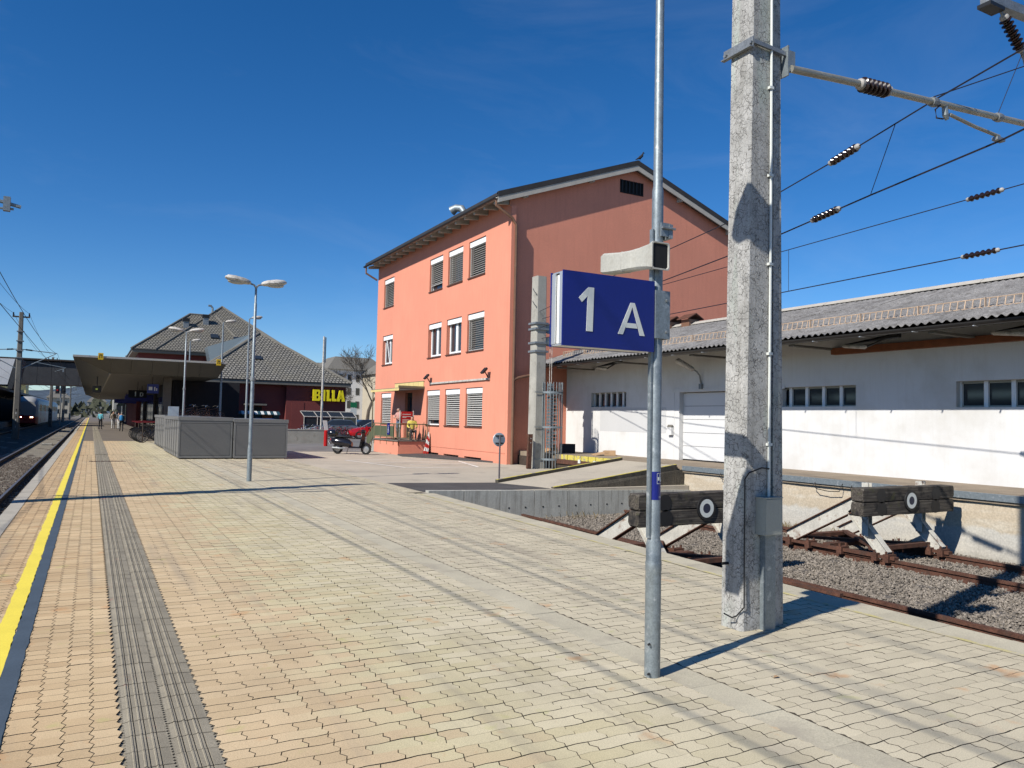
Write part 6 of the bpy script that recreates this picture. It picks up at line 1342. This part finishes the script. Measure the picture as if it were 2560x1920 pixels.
def side_mast(x, y, label, h=9.85, arm=3.4):
    t = thing('overhead_mast', label, 'mast', (x, y, -.6), 'overhead line masts between the tracks')
    rr = [[(x + a * w, y + b * w, z) for a, b in ((-1, -.7), (-.7, -1), (.7, -1), (1, -.7), (1, .7), (.7, 1), (-.7, 1), (-1, .7))] for z, w in ((-.7, .26), (4, .215), (h, .15))]
    MB().rings(rr).build('shaft', [CONC if False else FASCIA], t)
    MB().box(x - .62, x + .62, y - .06, y + .06, h - .45, h - .33).build('crossarm', [RAILD], t)
    for sg_ in (-.56, .56): MB().lathe([(.03, 0), (.07, .05), (.04, .1), (.07, .15), (.04, .2), (.06, .27), (.02, .3)], (x + sg_, y, h - .33), n=10).build('insulator', [PORC], t, smooth=True)
    for z in (6.0, 6.6, 7.4, 8.2): MB().box(x - .26, x + .26, y - .26, y + .26, z, z + .07).build('band', [GALVD], t)
    for sg_ in (-1, 1):
        a = MB().rod((x + sg_ * .2, y, 6.75), (x + sg_ * 2.7, y, 6.55), .035, 6).rod((x + sg_ * .2, y, 5.15), (x + sg_ * 2.6, y, 6.5), .035, 6).rod((x + sg_ * 1.2, y, 5.72), (x + sg_ * arm, y, 5.35 - (arm - 3.4) * .3), .03, 6).build('cantilever', [GALV], t)
        insulator('insulator', (x + sg_ * .4, y, 6.74), (x + sg_ * .95, y, 6.69), a, 5, .08); MB().rod((x + sg_ * (arm - .1), y, 5.3 - (arm - 3.4) * .3), (x + sg_ * (arm - .8), y, 5.02), .02, 6).box(x + sg_ * (arm - .2) - .05, x + sg_ * (arm - .2) + .05, y - .05, y + .05, 5.0, 5.24).build('steady_arm', [GALV], a)
    if y > 20:
        for k in range(9): MB().lathe([(.255, 0), (.255, .14)], (x, y, -.6 + k * .28), n=8).build('warning_band', [C_WHITE if k % 2 else C_DARK], t)
LBL = ['concrete overhead line mast left of the platform, casting the long shadow across it', 'concrete mast with crossarm in front of the train', 'overhead mast seen under the footbridge', 'distant overhead mast beyond the footbridge', 'farthest overhead mast down the line']
for k, y in enumerate((15.35, 75.77, 136.2, 196.6, 257)): side_mast(-5.44, y, LBL[k], arm=4.25 if k == 0 else 3.4)
for k, (x, z, s_, lb) in enumerate(((-4.88, 9.75, .9, 'feeder wire on the platform side of the mast tops'), (-6.0, 9.75, .9, 'feeder wire on the train side of the mast tops'), (-2.7, 6.5, .75, 'suspension wire above the track beside the platform'), (-2.7, 5.05, .0, 'contact wire above the track beside the platform'), (-8.2, 6.5, .75, 'suspension wire above the train track'), (-8.2, 5.05, 0, 'contact wire above the train track'))):
    P = []
    for a, b in ((-45, 15.35), (15.35, 75.77), (75.77, 136.2), (136.2, 257)): P += sag((x, a, z), (x, b, z), s_, 10)[:-1]
    t = thing('overhead_wire', lb, 'wire', (x, 15, z)); MB().tube(P, .012, 5).build('conductor', [WIRE], t)
sgn = thing('rail_signal', 'pair of dark railway signals on a post beyond the footbridge', 'signal', (-4.6, 150, 0))
MB().rod((-4.6, 150, -.6), (-4.6, 150, 6.5), .09, 8).build('post', [GALVD], sgn)
for x in (-5.1, -4.2): o = MB().box(x - .3, x + .3, 149.7, 149.9, 4.6, 6.4).build('signal_head', [BLACK], sgn); MB().lathe([(.14, 0), (.14, .1), (.1, .12)], (x, 149.7, 5.2), (0, -1, 0), 10).build('lamp', [RED if x < -5 else GUTTER], o)

# ------------------------------------------------------------------ trees, far buildings, hills
def tree(label, x, y, h, seed, spread=.5):
    rnd = random.Random(seed); t = thing('bare_tree', label, 'tree', (x, y, 0), 'bare trees behind the car park'); tr = MB(); cr = MB()
    def grow(p, d, L, r, k):
        n = 3; pts = [p]; q = p.copy(); dd = d.copy()
        for i in range(n): dd = (dd + Vector((rnd.gauss(0, .14), rnd.gauss(0, .14), rnd.gauss(.03, .06)))).normalized(); q = q + dd * L / n; pts.append(q.copy())
        r2 = r * .62; (tr if k == 0 else cr).tube(pts, [r + (r2 - r) * i / n for i in range(n + 1)], 6 if k < 2 else 3, cap=False)
        if k < 6 and r2 > .005:
            for j in range(rnd.choice((2, 3, 3)) + (1 if 0 < k < 5 else 0)):
                a = pts[rnd.randint(1 if k else 2, n)]; v = (dd + Vector((rnd.gauss(0, spread), rnd.gauss(0, spread), rnd.gauss(.12, spread * .5)))).normalized(); grow(a, v, L * rnd.uniform(.6, .82), max(.016, r2 * rnd.uniform(.6, .9)), k + 1)
    grow(Vector((x, y, 0)), Vector((0, 0, 1)), h * .30, h * .022, 0)
    tr.build('trunk', [BARK], t); cr.build('crown', [BARK], t, fix=False)
tree('tall bare tree directly behind the edge of the coral building', 31.3, 96, 13, 3)
tree('bare tree between the supermarket and the coral building', 28.2, 101, 9.5, 5)
tree('slender bare tree near the green parking sign', 30.6, 108, 10, 8); tree('low bare tree in front of the white apartment block', 26.6, 105, 8, 11)
def block(name, label, x0, x1, y0, y1, h, mt, nx, nz, roof=None, win=GLASS):
    t = thing(name, label, 'building', ((x0 + x1) / 2, y0, 0)); MB().box(x0, x1, y0, y1, -.5, h).build('wall', [mt], t)
    w = (x1 - x0) / nx; f = (h - .6) / nz
    for i in range(nx):
        for j in range(nz): MB().box(x0 + w * (i + .28), x0 + w * (i + .72), y0 - .05, y0 + .02, .9 + f * j, .9 + f * j + f * .52).build('window', [win], t)
    if roof:
        xm = (x0 + x1) / 2; MB().hexa([(x0 - .5, y0 - .6, h), (x1 + .5, y0 - .6, h), (x1 + .5, y1 + .6, h), (x0 - .5, y1 + .6, h), (x0 + 2, y0 + 3, h + roof), (x1 - 2, y0 + 3, h + roof), (x1 - 2, y1 - 3, h + roof), (x0 + 2, y1 - 3, h + roof)]).build('roof', [FASCIA], t)
    return t
block('apartment_house', 'white apartment block with a grey hipped roof beyond the car park', 38, 49, 140, 152, 10.5, STUCCOW, 7, 4, 2.6)
block('town_house', 'cream town house beyond the bare trees', 44.5, 62, 128, 140, 9.5, mat('beige_render', (.42, .37, .28), .9, .05, .5, 10, .05), 8, 3, 2.5)
block('office_block', 'pale office block far behind the supermarket roof', 40, 64, 175, 190, 14, CONCL, 10, 5)
block('signal_house', 'pale house on the slope seen under the footbridge', -24, -16, 250, 260, 9, IVORY, 4, 2, 3)
m = MB(); rt = random.Random(12)
for i in range(1500):
    x = rt.uniform(-170, 70); y = rt.uniform(330, 520); h = 5 + 4 * math.sin(x * .11) + rt.uniform(0, 4); z = rt.uniform(-.5, h); s_ = rt.uniform(.8, 2.2); a = rt.random() * 6.28
    c_, d_ = math.cos(a) * s_, math.sin(a) * s_; m.add([(x - c_, y - d_, z - s_ * .6), (x + c_, y + d_, z - s_ * .5), (x + d_ * .4, y - c_ * .4, z + s_)], [(0, 1, 2)])
tag(m.build('distant_trees', mat('distant_foliage', (.06, .065, .04), .95, .4, .05, 1, .2), fix=False), kind='stuff')
block('house', 'small cream house with a grey roof far along the line', -14, -7, 320, 330, 6.5, mat('far_cream', (.45, .40, .31), .9, .05, 1), 3, 2, 2.5)
block('house', 'small pale house far along the line, right of the cream one', -2, 7, 470, 478, 7, CONCL, 3, 2, 2.8)
block('goods_hall', 'low grey hall at the far end of the tracks', 8, 40, 360, 380, 8, CONCL, 8, 1, 1.5)
m = MB(); n = 90; rows = []
rh = random.Random(4)
prof = [150 + 45 * math.sin(i * .23 + 1) + 22 * math.sin(i * .71) + rh.uniform(-6, 6) for i in range(n + 1)]
for f, yy in ((0, 2600), (.35, 2800), (.75, 3200), (1, 3600), (.9, 4200), (0, 5200)): rows.append([(-4200 + 8400 * i / n, yy + 120 * math.sin(i * .5), -2 + max(70, prof[i]) * f * (1 + (.12 * rh.uniform(-1, 1) if 0 < f < 1 else 0))) for i in range(n + 1)])
m.rings(rows, cap=False, closed=False); struct('hills', m, HILLM, smooth=True)
# ------------------------------------------------------------------ litter and weeds
for k, (x, y, a, l) in enumerate(((4.02, 3.66, .4, 'dry brown leaf lying on the paving right of the sign pole'), (1.9, 6.2, 1.2, 'small dry leaf on the paving between the tactile strip and the cover slabs'))):
    t = thing('dry_leaf', l, 'leaf', (x, y, .004)); MB().add([(x - .03, y, .004), (x, y - .014, .012), (x + .032, y, .006), (x, y + .016, .014)], [(0, 1, 2, 3)]).build('blade', [CARD], t)
WEED = mat('dry_weed', (.20, .15, .07), .9, .25, 20); WEEDG = mat('green_weed', (.10, .13, .04), .9, .25, 20)
def weeds(name, spots, mt, h):
    m = MB()
    for x, y, z, n, sp in spots:
        for i in range(n):
            a, b = x + random.gauss(0, sp), y + random.gauss(0, sp); q = random.random() * 6.28; L_ = h * random.uniform(.5, 1.2); dx, dy = math.cos(q) * L_ * .5, math.sin(q) * L_ * .5; w = .006
            m.add([(a - w, b, z), (a + w, b, z), (a + dx * .5 + w * .6, b + dy * .5, z + L_ * .7), (a + dx, b + dy, z + L_)], [(0, 1, 2), (0, 2, 3)])
    tag(m.build(name, mt, fix=False), kind='stuff')
weeds('dry_weeds', [(13.9, 12.3, -.68, 60, .16), (14.2, 13.2, -.68, 70, .2), (14.1, 11.2, -.68, 40, .12), (14.25, 9.8, -.68, 30, .1), (12.6, 15.6, -.68, 40, .25), (10.6, 15.7, -.68, 50, .4)], WEED, .17)
weeds('green_weeds', [(14.25, 16.5, -.08, 90, .10), (13.9, 16.55, -.08, 60, .12), (13.3, 16.5, -.07, 50, .12), (14.0, 15.8, -.66, 40, .1)], WEEDG, .10)
# settle things that would otherwise share data across kinds
bpy.context.view_layer.update()
